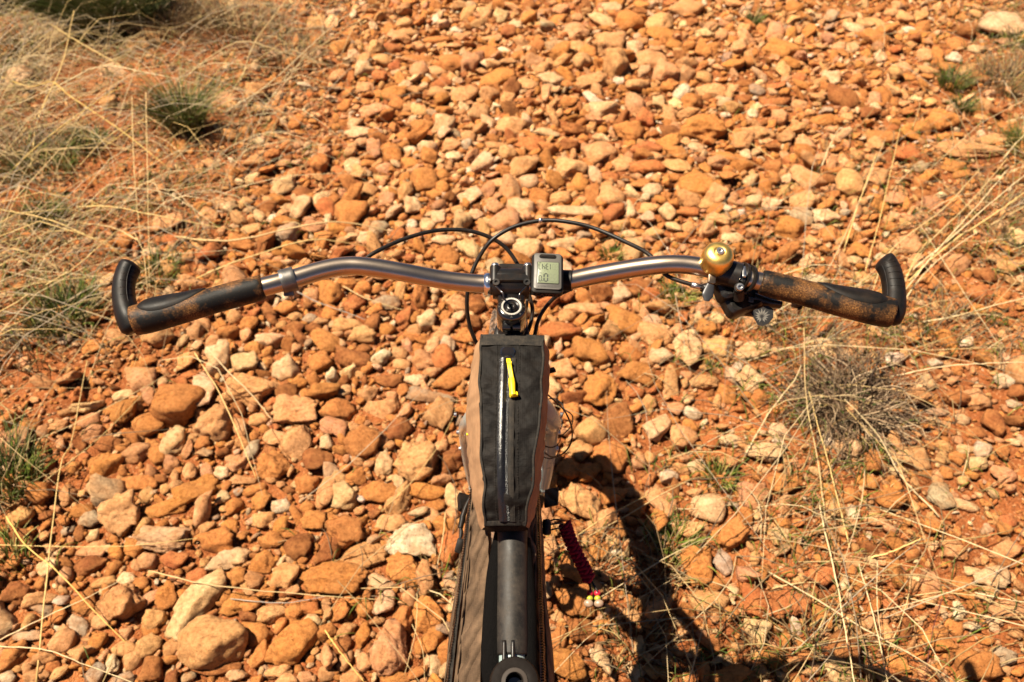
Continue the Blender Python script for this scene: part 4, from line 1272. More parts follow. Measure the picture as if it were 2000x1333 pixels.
# pinch clamp at the rear of the stem
mb = MB()
for s in (-1, 1):
    for h in (-.013, -.032):
        mb.tube([CAPC+UPA*h-FWD*.018+X*s*.0015, CAPC+UPA*h-FWD*.018+X*s*.011], .0045, straight=True, seg=14)
mb.build('pinch_clamp', M_GLOSS, stem)
# top cap
cap = B(MB().lathe([(.0178, -.004), (.0180, -.001), (.0172, .002), (.0150, .0040), (.0126, .0046), (.0100, .0046), (.0096, .0030), (.0072, .0024), (.0070, .0040), (.0046, .0044), (.0040, .0030), (.0038, .0002)], CAPC, UPA, 48, X), 'top_cap', M_GLOSS)
mb = MB()
mb.lathe([(.0098, .0040), (.0101, .0051), (.0114, .0052), (.0118, .0042)], CAPC, UPA, 48, X, loop=True)
for k in range(40):
    a = 2*math.pi*k/40
    dd = X*math.cos(a)+FWD*math.sin(a)
    mb.box(CAPC+dd*.0118+UPA*.0046, (.0011, .0012, .0010), basis(UPA, dd))
mb.build('knurled_ring', M_RING, cap, ang=30)
mb = MB(); mb.lathe([(.0052, .0036), (.0052, .0056), (.0042, .0060), (.0028, .0058), (.0027, .0035)], CAPC, UPA, 24, X); mb.build('bolt', M_BLACK, cap)
# arrow marks round the cap
for k in range(8):
    a = 2*math.pi*k/8+math.pi/8*0
    dd = X*math.cos(a)+FWD*math.sin(a); tt = UPA.cross(dd)
    mb = MB()
    Mx = basis((dd*.42+UPA).normalized(), dd)
    c = CAPC+dd*.0148+UPA*.00425
    r_ = Mx.col[0]; u_ = Mx.col[1]
    for s in (-1, 1):
        mb.tube([c+r_*s*.0010+u_*.0009, c-u_*.0009], .00028, straight=True, seg=5)
    mb.build('arrow_mark', M_WHITE, cap)
# spacers, headset, head tube
B(MB().lathe([(.0172, -.052), (.0172, -.043)], CAPC, UPA, 32, X), 'spacer', M_BLACK)
B(MB().lathe([(.0225, -.072), (.0235, -.066), (.022, -.056), (.0176, -.053)], CAPC, UPA, 32, X), 'headset', M_BLACK)
HT1 = CAPC+AX*.075; HT2 = CAPC+AX*.20
BT('head_tube', [HT1, HT2], .0225, M_BLUE, straight=True, seg=28)
# ---- fork: unicrown with curved legs
CROWN = CAPC+AX*.225
FX = X
for s in (-1, 1):
    pts = [CROWN+X*s*.010, CROWN+X*s*.034+AX*.020, CROWN+X*s*.060+AX*.085, AXLE+X*s*.072-AX*.27, AXLE+X*s*.073-AX*.14, AXLE+X*s*.070-AX*.02, AXLE+X*s*.068]
    fl = BT('fork_leg', pts, [.016, .016, .0150, .0140, .0125, .011, .009], M_BLUE, n=46, seg=22, up=(0, 1, 0))
    for q in (.34, .27, .20):
        c = AXLE+X*s*.073-AX*q
        mb = MB(); mb.lathe([(.0042, 0), (.0042, .004), (.002, .0045)], c+X*s*.0125, X*s, 12); mb.build('bolt', M_BOLT, fl)
    BT('dropout', [AXLE+X*s*.070-AX*.02, AXLE+X*s*.070+AX*.015], .011, M_BLUE, straight=True, seg=14)
# ---- wheel
def wheel():
    tp = []
    n = 90
    prof = []
    for k in range(22):
        a = math.pi*2*k/22
        prof.append((.0375*math.cos(a), RW-.036+.034*math.sin(a)))
    V, F = [], []
    for i in range(n):
        th = 2*math.pi*i/n
        for (x, r) in prof:
            V.append(AXLE+Vector((x, r*math.cos(th), r*math.sin(th))))
    m = len(prof)
    for i in range(n):
        for k in range(m):
            F.append((i*m+k, ((i+1) % n)*m+k, ((i+1) % n)*m+(k+1) % m, i*m+(k+1) % m))
    ty = fix(mesh_obj('tyre', V, F, M_TYRE, bike))
    mb = MB()
    for i in range(84):
        th0 = 2*math.pi*i/84
        for (x, w, ang) in ((-.031, .009, -48), (-.017, .010, -24), (-.005, .008, 0), (.008, .008, 8), (.019, .010, 26), (.032, .009, 48)):
            th = th0+(math.pi/84 if int(abs(x)*1000) % 2 else 0)
            a = math.radians(ang); r = RW-.036+.034*math.cos(a)
            xx = .0375*math.sin(a)
            rad = Vector((0, math.cos(th), math.sin(th)))
            nrm = (rad*math.cos(a)+X*math.sin(a)).normalized()
            mb.box(AXLE+Vector((xx, 0, 0))+rad*r+nrm*.001, (w*.8, .013, .006), basis(nrm, Vector((0, -math.sin(th), math.cos(th)))))
    kn = mb.build('tread_knobs', M_TYRE, ty, smooth=False); kn['kind'] = 'stuff'
    V, F = [], []
    prof = [(-.018, .318), (-.020, .305), (-.014, .292), (0, .288), (.014, .292), (.020, .305), (.018, .318), (0, .310)]
    for i in range(n):
        th = 2*math.pi*i/n
        for (x, r) in prof: V.append(AXLE+Vector((x, r*math.cos(th), r*math.sin(th))))
    m = len(prof)
    for i in range(n):
        for k in range(m): F.append((i*m+k, ((i+1) % n)*m+k, ((i+1) % n)*m+(k+1) % m, i*m+(k+1) % m))
    fix(mesh_obj('rim', V, F, M_RIM, bike))
    for i in range(32):
        th = 2*math.pi*i/32; s = -1 if i % 2 else 1
        th2 = th+(.35 if (i//2) % 2 else -.35)
        a = AXLE+Vector((s*.028, .028*math.cos(th2), .028*math.sin(th2))); b = AXLE+Vector((0, .291*math.cos(th), .291*math.sin(th)))
        o = fix(tube('spoke', [a, b], .001, M_BOLT, bike, straight=True, seg=5))
    B(MB().lathe([(.010, -.066), (.012, -.055), (.029, -.031), (.029, -.027), (.014, -.02), (.014, .02), (.029, .027), (.029, .031), (.012, .055), (.010, .066)], AXLE, X, 24), 'hub', M_BLACK)
    mb = MB()
    V, F = [], []
    nn = 72
    for i in range(nn):
        th = 2*math.pi*i/nn; ro = .080+(.002 if i % 6 < 3 else 0); ri = .064
        for x in (-.046, -.044):
            V.append(AXLE+Vector((x, ro*math.cos(th), ro*math.sin(th)))); V.append(AXLE+Vector((x, ri*math.cos(th), ri*math.sin(th))))
    for i in range(nn):
        j = (i+1) % nn
        F += [(4*i, 4*j, 4*j+1, 4*i+1), (4*i+2, 4*i+3, 4*j+3, 4*j+2), (4*i, 4*i+2, 4*j+2, 4*j), (4*i+1, 4*j+1, 4*j+3, 4*i+3)]
    mb.add(V, F)
    for i in range(6):
        th = 2*math.pi*i/6
        mb.tube([AXLE+Vector((-.045, .02*math.cos(th), .02*math.sin(th))), AXLE+Vector((-.045, .066*math.cos(th+.4), .066*math.sin(th+.4)))], .003, straight=True, seg=6)
    B(mb, 'brake_disc', M_BOLT)
wheel()
# ---- frame tubes
TT0 = HT1.lerp(HT2, .25)
TTR = Vector((0, .30, .800))
SEAT = Vector((0, .08, .765))
BBK = Vector((0, -.02, .30))
TTdir = (TT0-TTR).normalized()
BT('top_tube', [TT0, TTR, SEAT], .0160, M_BLUE, straight=True, seg=24)
BT('down_tube', [HT1.lerp(HT2, .85), BBK], .0205, M_BLUE, straight=True, seg=24)
BT('seat_tube', [SEAT+Vector((0, -.01, .02)), BBK], .0165, M_BLUE, straight=True, seg=20)

def on_tt(y):                    # height of the top tube's centre line at y
    f = (y-TTR.y)/(TT0.y-TTR.y)
    return TTR.z+(TT0.z-TTR.z)*f
# rubber wrap on the top tube, rough felt pad on its left flank
def station(y, dx=0, dz=0): return Vector((dx, y, on_tt(y)+dz))
BT('tube_wrap', [station(.545), station(.50), station(.46), station(.42), station(.398)], [.0180, .0188, .0190, .0192, .0186], M_TAPE, n=40, seg=30)
BT('felt_pad', [station(.53, -.010, -.002), station(.48, -.017, -.003), station(.42, -.020, -.004), station(.39, -.021, -.005), station(.37, -.021, -.007)], [.010, .0125, .014, .014, .010], M_VELCRO, n=40, seg=18)
BT('felt_flap', [station(.52, .012, -.004), station(.45, .016, -.004), station(.36, .016, -.004)], [.010, .012, .012], M_VELCRO, n=24, seg=18)
# cables tied on the tube and the round end plug near the camera
for dx in (-.0085, .001):
    BT('cable', [station(.405, dx, .0185), station(.385, dx, .0205), station(.36, dx, .021), station(.30, dx, .021)], .0024, M_CABLE, n=20, seg=10)
PLC = P(1005, 1333, .980)
pv = (Vector((0, 0, CAM_H))-PLC).normalized()
pn = (pv+Vector((0, .12, .10))).normalized()
plug = B(MB().lathe([(.013, -.125), (.016, -.05), (.0222, -.012), (.0225, -.004), (.0208, .001), (.0165, .003), (.0122, .0025), (.0076, .0015), (.0074, -.012)], PLC, pn, 40), 'end_plug', M_PLUG)
plug['label'] = 'round black plug with a grey ring and dark hole at the bottom edge'
MB().lathe([(.0122, .001), (.0116, .0042), (.0082, .0044), (.0076, .001)], PLC, pn, 36, loop=True).build('ring', M_PLRING, plug)
MB().lathe([(.0060, -.012), (.0060, -.011)], PLC, pn, 30).build('hole', M_GLOSS, plug)

# ---- cables
CABL = [
 [(705, 512, 1.088), (735, 492, 1.092), (790, 467, 1.092), (850, 451, 1.088), (905, 450, 1.084), (950, 461, 1.075), (985, 482, 1.062), (1010, 515, 1.045), (1024, 550, 1.03), (1036, 585, 1.015), (1040, 610, 1.0), (1034, 640, .985), (1018, 675, .96)],
 [(1385, 566, 1.08), (1350, 556, 1.082), (1300, 537, 1.085), (1268, 498, 1.095), (1220, 472, 1.102), (1160, 446, 1.106), (1110, 434, 1.108), (1060, 431, 1.106), (1005, 443, 1.10), (960, 470, 1.088), (932, 510, 1.065), (917, 550, 1.045), (912, 590, 1.02), (916, 630, .99), (928, 665, .965), (950, 700, .94)],
 [(1112, 566, 1.05), (1085, 580, 1.035), (1062, 606, 1.015), (1050, 630, 1.0), (1042, 660, .98), (1020, 690, .95)],
 [(1030, 585, 1.02), (1026, 615, 1.0), (1020, 650, .98)],
]
for cpts in CABL[:3]:
    c = BT('cable', [P(*q) for q in cpts], .0026, M_CABLE, n=90, seg=12)
BT('cable', [P(*q) for q in CABL[3]], .0022, M_CABLE, n=20, seg=10)
cc = [P(1350, 556, 1.083), P(1372, 562, 1.080)]
BT('cable_ferrule', cc, .0036, M_BOLT, straight=True, seg=12)
BT('cable_clip', [P(1052, 431, 1.106), P(1059, 431, 1.106)], .0033, M_BOLT, straight=True, seg=12)

# ---- shifter and clamp group on the right
sh = B(MB().tube([P(1404, 530, 1.0985), P(1446, 541, 1.098)], .0165, straight=True, seg=28), 'shifter_clamp', M_BLACK)
mb = MB()
for (a, b, r) in (((1446, 540), (1450, 541), .0172), ((1460, 544), (1464, 545), .0165)):
    mb.tube([P(*a, 1.098), P(*b, 1.097)], r, straight=True, seg=28)
mb.tube([P(1450, 541, 1.097), P(1460, 544, 1.097)], .0150, straight=True, seg=28)
mb.build('clamp_band', M_BLACK, sh)
MB().box(P(1453, 531, 1.110), (.0045, .016, .003), basis(Vector((0, -.2, 1)), Vector((.1, .9, .2))), .001).build('band_slot', M_BOLT, sh)
mb = MB(); mb.tube([P(1443, 566, 1.088), P(1444, 562, 1.098)], .0058, straight=True, seg=18); mb.tube([P(1443, 585, 1.075), P(1443, 566, 1.088)], .0065, straight=True, seg=18); mb.build('clamp_bolt_housing', M_BLACK, sh)
mb = MB(); mb.lathe([(.0048, 0), (.0050, .002), (.0042, .0035), (.0024, .0036), (.0022, .001)], P(1444, 562, 1.0985), Vector((0, -.55, .83)), 20); mb.build('bolt', M_BOLT, sh)
mb = MB()
down = Vector((0, -.35, -.93))
mb.box(P(1425, 560, 1.078), (.036, .034, .026), basis(Vector((.05, -.45, .89)), Vector((-.25, .9, .4))), .007)
mb.box(P(1448, 590, 1.062), (.046, .030, .022), basis(Vector((.05, -.35, .93)), Vector((-.35, .85, .4))), .007)
mb.box(P(1485, 588, 1.060), (.040, .022, .016), basis(Vector((.05, -.35, .93)), Vector((-.25, .93, .3))), .006)
mb.tube([P(1390, 565, 1.078), P(1368, 562, 1.078)], [.009, .0045], straight=True, seg=14)
mb.build('shifter_body', M_BLACK, sh)
mb = MB()
mb.tube([P(1470, 583, 1.068), P(1500, 592, 1.064), P(1524, 596, 1.060)], [.008, .0065, .0055], n=14, seg=14, rv=[.006, .005, .004])
mb.tube([P(1440, 605, 1.055), P(1470, 610, 1.05), P(1495, 616, 1.05)], [.007, .006, .006], n=14, seg=14)
mb.build('release_lever', M_BLACK, sh)
# thumb paddle with leaf-like rays
pc = P(1489, 617, 1.060); Mp = basis((Vector((0, 0, CAM_H))-pc).normalized()+Vector((0, .1, .1)), Vector((.25, 1, .3)))
outl = [(-.0105, .006), (-.004, .0095), (.005, .0125), (.0115, .009), (.0125, -.001), (.008, -.008), (.0015, -.0125), (-.004, -.0115), (-.007, -.007), (-.0125, .001)]
mb = MB().prism(outl, pc-Mp.col[2]*.004, Mp, .004)
pad = mb.build('thumb_paddle', M_BLACK, sh, ang=25)
for k in range(14):
    a = math.radians(90+k*(360/14)+6)
    if k in (7,): continue
    L = .0082 if k in (0, 1, 13, 12, 2, 11) else .0062
    dd = Vector((math.cos(a), math.sin(a), 0)); nn_ = Vector((-dd.y, dd.x, 0))
    st = dd*.0016; o2 = Vector((-.0005, -.001, 0))
    q = [st+o2, st+dd*(L*.45)+nn_*.0010+o2, st+dd*L+o2, st+dd*(L*.45)-nn_*.0010+o2]
    V = [pc+Mp @ (v+Vector((0, 0, .00012))) for v in q]+[pc+Mp @ (v+Vector((0, 0, .0004))) for v in q]
    mesh_obj('ray_mark', V, [(3, 2, 1, 0), (4, 5, 6, 7), (0, 1, 5, 4), (1, 2, 6, 5), (2, 3, 7, 6), (3, 0, 4, 7)], M_WHITE, pad, smooth=False)
MB().box(P(1467, 586, 1.072), (.006, .007, .0012), basis(Vector((0, -.35, .93)), Vector((.2, .9, .3))), .001).build('window', M_GREYPL, sh)
mb = MB(); mb.tube([P(1552, 592, 1.070), P(1562, 599, 1.066), P(1560, 604, 1.066)], [.006, .004, .0015], n=8, seg=10); mb.build('lever_tip', M_BLACK, sh)

# ============================================================ BELL
bellc = P(1402, 502, 1.122)
bell = empty('bicycle_bell', bellc)
tag(bell, 'round brass bell with a grey thumb lever clamped on the right of the handlebar', 'bell')
bax = Vector((.02, -.30, .95)).normalized()
def bell_part(mb, name, mat, par=None, **k):
    o = mb.build(name, mat, par or bell, **k)
    if par is None: o.matrix_parent_inverse = Matrix.Translation(-bellc)
    return o
prof = [(.0180, -.016), (.0192, -.0145), (.0196, -.006), (.0195, .000), (.0184, .0052), (.0160, .0088), (.0124, .0111), (.0080, .0121), (.0052, .0119), (.0046, .0110)]
prof = [(r_b*.95, h_b*.95) for r_b, h_b in prof]
dome = bell_part(MB().lathe(prof, bellc, bax, 48, X), 'dome', M_BRASS, ang=60)
bo = MB().lathe([(.0048, .0098), (.0050, .0123), (.0042, .0134), (.0020, .0134), (.0018, .0115)], bellc, bax, 24, X)
bell_part(bo, 'bolt', M_BOLT)
bell_part(MB().lathe([(.013, -.018), (.0145, -.013)], bellc, bax, 28, X), 'base_plate', M_BLACK)
bell_part(MB().tube([bellc-bax*.016, P(1404, 532, 1.100)], .008, straight=True, seg=16), 'mount', M_BLACK)
mb = MB().tube([P(1389, 523, 1.106), P(1390, 534, 1.104)], .0062, straight=True, seg=16)
mb.box(P(1390, 543, 1.101), (.0085, .014, .006), basis(Vector((0, -.6, .8)), Vector((.1, .8, .6))), .0015)
bell_part(mb, 'striker_hinge', M_HINGE)
M_LEVER = plain('dull_lever', (.035, .035, .038), .42, .4)
mb = MB().tube([P(1388, 556, 1.098), P(1385, 566, 1.094), P(1382, 577, 1.090), P(1380, 588, 1.086)], [.0045, .0058, .0068, .0030], n=16, seg=18, rv=[.0016, .0016, .0016, .001], up=(1, 0, 0))
bell_part(mb, 'thumb_lever', M_LEVER)

# ============================================================ CYCLE COMPUTER
cn = Vector((.03, -math.sin(math.radians(14)), math.cos(math.radians(14)))).normalized()
cu = Vector((.035, math.cos(math.radians(14)), math.sin(math.radians(14))))
CC = P(1069.5, 531, 1.103)
comp = empty('cycle_computer', CC)
tag(comp, 'small silver and black cycle computer with a green LCD, mounted upside down beside the stem', 'cycle computer')
Mc = basis(cn, cu)
def cpart(mb, name, mat, par=None, **k):
    o = mb.build(name, mat, par or comp, **k)
    if par is None: o.matrix_parent_inverse = Matrix.Translation(-CC)
    return o
def cp(x, y, z=0): return CC+Mc @ Vector((x, y, z))
CW, CH = .0372, .0575
case = cpart(MB().box(cp(0, 0, -.0065), (CW, CH, .013), Mc, .0055), 'case', M_RUBBER)
cpart(MB().box(cp(0, .0004, .0004), (CW*.875, CH*.915, .0018), Mc, .0035), 'front_plate', M_GREYPL)
cpart(MB().box(cp(0, .0214, .0014), (.0205, .0058, .0016), Mc, .0028), 'button_surround', M_BLACK)
cpart(MB().box(cp(0, .0216, .0024), (.0165, .0034, .0012), Mc, .0015), 'button', M_RUBBER)
cpart(MB().box(cp(.0006, -.0028, .0013), (.0262, .0322, .0008), Mc, .0012), 'screen_bezel', M_RIM)
lcd = cpart(MB().box(cp(.0006, -.0028, .0018), (.0248, .0308, .0006), Mc, .0008), 'screen', M_LCD)
# seven-segment figures, drawn in the upright frame of the device (which sits turned by 180 degrees)
SEG = {'0': 'abcdef', '1': 'bc', '3': 'abgcd', '4': 'fgbc', '7': 'abc', '8': 'abcdefg'}
def digit(ch, x0, y0, w, h, t, z, mb):
    segs = dict(a=((w/2, h), (w-t, t)), g=((w/2, h/2), (w-t, t)), d=((w/2, 0), (w-t, t)), b=((w, h*.75), (t, h/2-t)), c=((w, h*.25), (t, h/2-t)),
                f=((0, h*.75), (t, h/2-t)), e=((0, h*.25), (t, h/2-t)))
    for s_ in SEG[ch]:
        (cx, cy), (sx, sy) = segs[s_]
        x, y = x0+cx, y0+cy
        mb.box(cp(.0006-x, -.0028-y, z), (sx, sy, .0002), Mc)
ink, ghost = MB(), MB()
zz = .00222
for ch, xc in (('7', .0098), ('4', .0056), ('3', .0011), ('1', -.0038)):
    digit(ch, xc-.0013, -.0126, .0026, .0082, .00075, zz, ink)
for yy in (-.0065, -.0100): ink.box(cp(.0006-.0035, -.0028-yy, zz), (.0008, .0008, .0002), Mc)
digit('0', .0006, .0022, .0042, .0108, .0014, zz, ink)
digit('0', .0078, .0052, .0030, .0078, .0008, zz, ink)
ink.box(cp(.0006-.0064, -.0028-.0126, zz), (.0008, .0008, .0002), Mc)
for k in range(4): ink.box(cp(.0006-.0078-.0009*k, -.0028-.0012, zz), (.0005, .0007, .0002), Mc)
for k in range(3): ink.box(cp(.0006-.0088-.0008*k, -.0028+.0138, zz), (.0005, .0009, .0002), Mc)
for x0 in (-.0094, -.0042): digit('8', x0, .0022, .0034, .0108, .0011, zz-.00008, ghost)
for x0 in (-.0108, -.0074): digit('8', x0, -.0126, .0024, .0082, .0006, zz-.00008, ghost)
g_ = ink.build('digits', M_LCDINK, lcd, smooth=False); g_ = ghost.build('ghost_digits', M_LCDGHOST, lcd, smooth=False)

def text_mesh(txt, name, mat, parent, org, Mt, size, depth, root):
    cu_ = bpy.data.curves.new(name, 'FONT'); cu_.body = txt; cu_.size = size; cu_.extrude = depth; cu_.align_x = 'CENTER'; cu_.align_y = 'CENTER'
    tmp = bpy.data.objects.new(name+'_tmp', cu_); C.objects.link(tmp)
    dg = bpy.context.evaluated_depsgraph_get()
    me = bpy.data.meshes.new_from_object(tmp.evaluated_get(dg))
    C.objects.unlink(tmp); bpy.data.objects.remove(tmp)
    me.transform(Matrix.Translation(org) @ Mt.to_4x4())
    me.materials.clear(); me.materials.append(mat)
    o = bpy.data.objects.new(name, me); C.objects.link(o); o.parent = parent
    o.matrix_parent_inverse = Matrix.Translation(-root)
    return o
M180 = Mc @ Matrix(((-1, 0, 0), (0, -1, 0), (0, 0, 1)))
text_mesh('CATEYE VELO 7', 'lettering', M_PRINT, comp, cp(0, -.0225, .0014), M180, .0031, .0001, CC)
# lettering on the side that faces the rider
Ms = basis(-cu, cn)
text_mesh('CATEYE', 'side_lettering', M_BRPRINT, comp, cp(0, -CH/2-.0002, -.0072), Ms, .0075, .0001, CC)
cpart(MB().box(cp(.002, 0, -.0160), (.026, .030, .006), Mc, .003), 'bracket', M_BLACK)
cpart(MB().tube([P(1095, 548, 1.074), P(1118, 549, 1.0755)], .0129, straight=True, seg=26), 'rubber_band', M_RUBBER)
cpart(MB().tube([P(1040, 554, 1.073), P(1096, 549, 1.074)], .0135, straight=True, seg=26), 'mount_strap', M_BLACK)

# ============================================================ TOP-TUBE BAG
bagroot = Vector((0, .6, .93))
bag = empty('top_tube_bag', bagroot)
tag(bag, 'narrow tan and black zipped bag strapped on the top tube behind the stem', 'bag')
def bpart(o):
    o.parent = bag; o.matrix_parent_inverse = Matrix.Translation(-bagroot); return o
def curve3(pts, n): return spline([P(*p) for p in pts], n)
NB = 60
zt = [1.030, 1.021, 1.005, .981, .951, .919]
LT = curve3([(941, 655, zt[0]), (937, 720, zt[1]), (938, 800, zt[2]), (942, 890, zt[3]), (946, 970, zt[4]), (949, 1028, zt[5])], NB)
RT = curve3([(1061, 657, zt[0]), (1059, 720, zt[1]), (1054, 800, zt[2]), (1045, 890, zt[3]), (1035, 970, zt[4]), (1026, 1028, zt[5])], NB)
LB = curve3([(927, 690, .995), (915, 755, .975), (911, 820, .955), (916, 905, .93), (926, 985, .905), (941, 1035, .890)], NB)
RB = curve3([(1070, 695, .995), (1071, 755, .975), (1067, 820, .955), (1057, 905, .93), (1047, 985, .905), (1033, 1035, .890)], NB)
for cv_ in (LT, RT):
    for i_, p_ in enumerate(cv_):
        p_.x += .0011*math.sin(i_*.71+math.sin(i_*.31)*2)+.0006*math.sin(i_*1.9)
def wrinkle(v, amp, seed=0):
    return 1.6*amp*(math.sin(v.x*95+v.y*160+seed)*math.sin(v.y*210-v.z*140+seed*1.7)+.6*math.sin(v.y*420+v.x*190+seed*2.1)*math.sin(v.x*260+seed))
def strip(curves, na, amp, seed=0, bulge=0.0, nrm=None):
    """surface through the given curves (each NB points), na samples across"""
    V = []
    for i in range(NB):
        row = spline([c[i] for c in curves], na)
        for j, p in enumerate(row):
            w = math.sin(math.pi*j/(na-1))
            q = p.copy()
            d = nrm if nrm else Vector((0, 0, 1))
            pk = 0.0
            if seed == 0 and amp > 0:
                e = j/(na-1); ew = math.exp(-((e-.13)/.10)**2)*math.sin(i*.95+1.6*math.sin(i*.33))+math.exp(-((e-.86)/.11)**2)*math.sin(i*.85+2+1.9*math.sin(i*.27))
                pk = .0021*ew
            q += d*(bulge*w+pk+wrinkle(p, amp, seed)*w**.5)
            V.append(q)
    F = [(i*na+j, i*na+j+1, (i+1)*na+j+1, (i+1)*na+j) for i in range(NB-1) for j in range(na-1)]
    return V, F
def lower(curve, dz, fx):
    out = []
    for p in curve:
        out.append(Vector((p.x*fx, p.y+.012, max(p.z+dz, on_tt(p.y)-.004))))
    return out
topN = Vector((0, -.42, .9)).normalized()
V, F = strip([LT, [a.lerp(b, .5)+topN*.003 for a, b in zip(LT, RT)], RT], 34, .0011, 0, .001, topN)
bpart(mesh_obj('top_panel', V, F, M_BAGBLK))
LL = lower(LB, -.05, .75); RL = lower(RB, -.05, .75)
V, F = strip([LT, LB, LL], 18, .0008, 2, 0, Vector((-1, 0, 0)))
bpart(mesh_obj('side_panel', V, F, M_TAN))
V, F = strip([RT, RB, RL], 18, .0014, 4, 0, Vector((1, 0, 0)))
bpart(mesh_obj('side_panel', V, F, M_TAN))
V, F = strip([LL, [a.lerp(b, .5) for a, b in zip(LL, RL)], RL], 6, 0, 0)
bpart(mesh_obj('bottom_panel', V, F, M_TAN))
for idx, nm in ((0, 'front_panel'), (NB-1, 'rear_panel')):
    ringp = [LT[idx], LB[idx], LL[idx], RL[idx], RB[idx], RT[idx]]
    cen = sum(ringp, Vector())/6
    sm = []
    for a, b in zip(ringp, ringp[1:]+ringp[:1]):
        for k in range(4): sm.append(a.lerp(b, k/4))
    out = Vector((0, .004 if idx == 0 else -.004, 0))
    V = sm+[p.lerp(cen, .4)+out for p in sm]+[cen+out*1.3]
    m = len(sm)
    F = [(k, (k+1) % m, m+(k+1) % m, m+k) for k in range(m)]+[(m+k, m+(k+1) % m, 2*m) for k in range(m)]
    bpart(mesh_obj(nm, V, F, M_BAGBLK))
# piping along both top edges, hem at front and rear
for cv in (LT, RT): bpart(tube('piping', [p+topN*.0006 for p in cv[::4]]+[cv[-1]], .0016, M_HEM, n=70, seg=8))
def cross_band(i0, i1, name, lift, mat):
    V = []
    for i in range(i0, i1+1):
        for j in range(15):
            f = j/14
            p = LT[i].lerp(RT[i], f)+topN*(.0030*math.sin(math.pi*f)+lift+.0008*math.sin((i-i0)/(i1-i0)*math.pi))
            V.append(p)
    k = i1-i0
    F = [(i*15+j, i*15+j+1, (i+1)*15+j+1, (i+1)*15+j) for i in range(k) for j in range(14)]
    bpart(mesh_obj(name, V, F, mat))
cross_band(0, 4, 'hem', .0022, M_HEM); cross_band(57, 59, 'hem', .0012, M_HEM)
def zcurve(px_pts, lift, n=60):
    out = []
    for (px, py) in px_pts:
        f0 = np.interp(py, [655, 720, 800, 890, 970, 1028], zt)
        out.append(P(px, py, float(f0)+.0035)+topN*lift)
    return spline(out, n)
cl = [(984, 700), (982, 760), (980, 830), (979, 900), (980, 960), (983, 1020)]
def ribbon(px0, px1, lift, name, mat, wig=0.0):
    a = zcurve([(x+px0, y) for x, y in cl], lift); b = zcurve([(x+px1, y) for x, y in cl], lift)
    na = 9
    V = []
    for i in range(60):
        for j in range(na):
            p = a[i].lerp(b[i], j/(na-1))
            V.append(p+topN*((.0019 if wig > .00015 else .0008)*math.sin(math.pi*j/(na-1))+wig*math.sin(i*1.9+j)))
    F = [(i*na+j, i*na+j+1, (i+1)*na+j+1, (i+1)*na+j) for i in range(59) for j in range(na-1)]
    return bpart(mesh_obj(name, V, F, mat))
ribbon(-8, 8, .0014, 'zip_flap', M_ZIP, .0002)
ribbon(12, 24, .0010, 'zip_flap', M_HEM, .0001)
tc_ = zcurve([(x+10, y) for x, y in cl], .0016, 120)
mb = MB()
for i in range(1, 119):
    mb.box(tc_[i], (.0026, .0011, .0011), basis(topN, (tc_[i+1]-tc_[i-1])))
zt_o = bpart(mb.build('zip_teeth', M_ZIP, smooth=False)); zt_o['kind'] = 'stuff'
for off_ in (-13, 31):
    mb = MB()
    ss = zcurve([(x+off_, y) for x, y in [(983, 668)]+cl], .0006, 140)
    for i in range(0, 139, 2): mb.tube([ss[i], ss[i+1]], .00032, straight=True, seg=5)
    st = bpart(mb.build('stitching', M_HEM)); st['kind'] = 'stuff'
# zip garage and slider
gp = P(992, 692, 1.025)+topN*.003
Mg = basis(topN, Vector((0, 1, .4)))
bpart(MB().box(gp, (.018, .016, .005), Mg, .006).build('zip_garage', M_GLOSS))
sl = bpart(MB().box(P(993, 706, 1.023)+topN*.003, (.009, .013, .005), Mg, .003).build('zip_slider', M_BLACK))
mb = MB()
pz = [(993, 702, 1.030), (995, 714, 1.030), (998, 730, 1.027), (1000, 742, 1.024)]
for s in (-1.9, 1.9): mb.tube([P(x+s, y, z) for x, y, z in pz], .0015, n=14, seg=8)
mb.tube([P(990, 709, 1.031), P(999, 709, 1.031)], .0018, straight=True, seg=8)
mb.tube([P(999, 740, 1.0245), P(1000, 750, 1.023), P(1001, 764, 1.021), P(1002, 772, 1.019)], [.0036, .0040, .0034, .0040], n=14, seg=12)
mb.tube([P(996, 772, 1.019), P(1010, 770, 1.018)], .0030, straight=True, seg=10)
bpart(mb.build('zip_pull', M_YELLOW))
# small black strap tab on the right, yellow tab left
bpart(MB().box(P(1075, 724, .985), (.004, .014, .012), basis(Vector((1, .2, .1)), Vector((0, 1, -.6))), .001).build('strap_tab', M_BAGBLK))
bpart(MB().box(P(916, 848, .95), (.002, .008, .006), basis(Vector((-1, .1, .1)), Vector((0, 1, -.6))), .0008).build('loop_tab', M_YELLOW))
bpart(tube('strap', [Vector((0, .57, .93))+Vector((.030*math.cos(a), 0, -.034+.026*math.sin(a))) for a in [math.radians(q) for q in range(20, -201, -20)]], .006, M_BAGBLK, n=30, seg=8, rv=.0012, up=(0, 1, 0)))
# thin wire looping down on the right
wp = [(1066, 768, .97), (1085, 785, .95), (1104, 805, .92), (1117, 838, .88), (1114, 868, .85), (1097, 888, .82), (1078, 893, .80), (1064, 885, .78)]
bw = tube('loose_wire', [P(*q) for q in wp], .0011, M_CABLE, bike, n=60, seg=8); fix(bw)

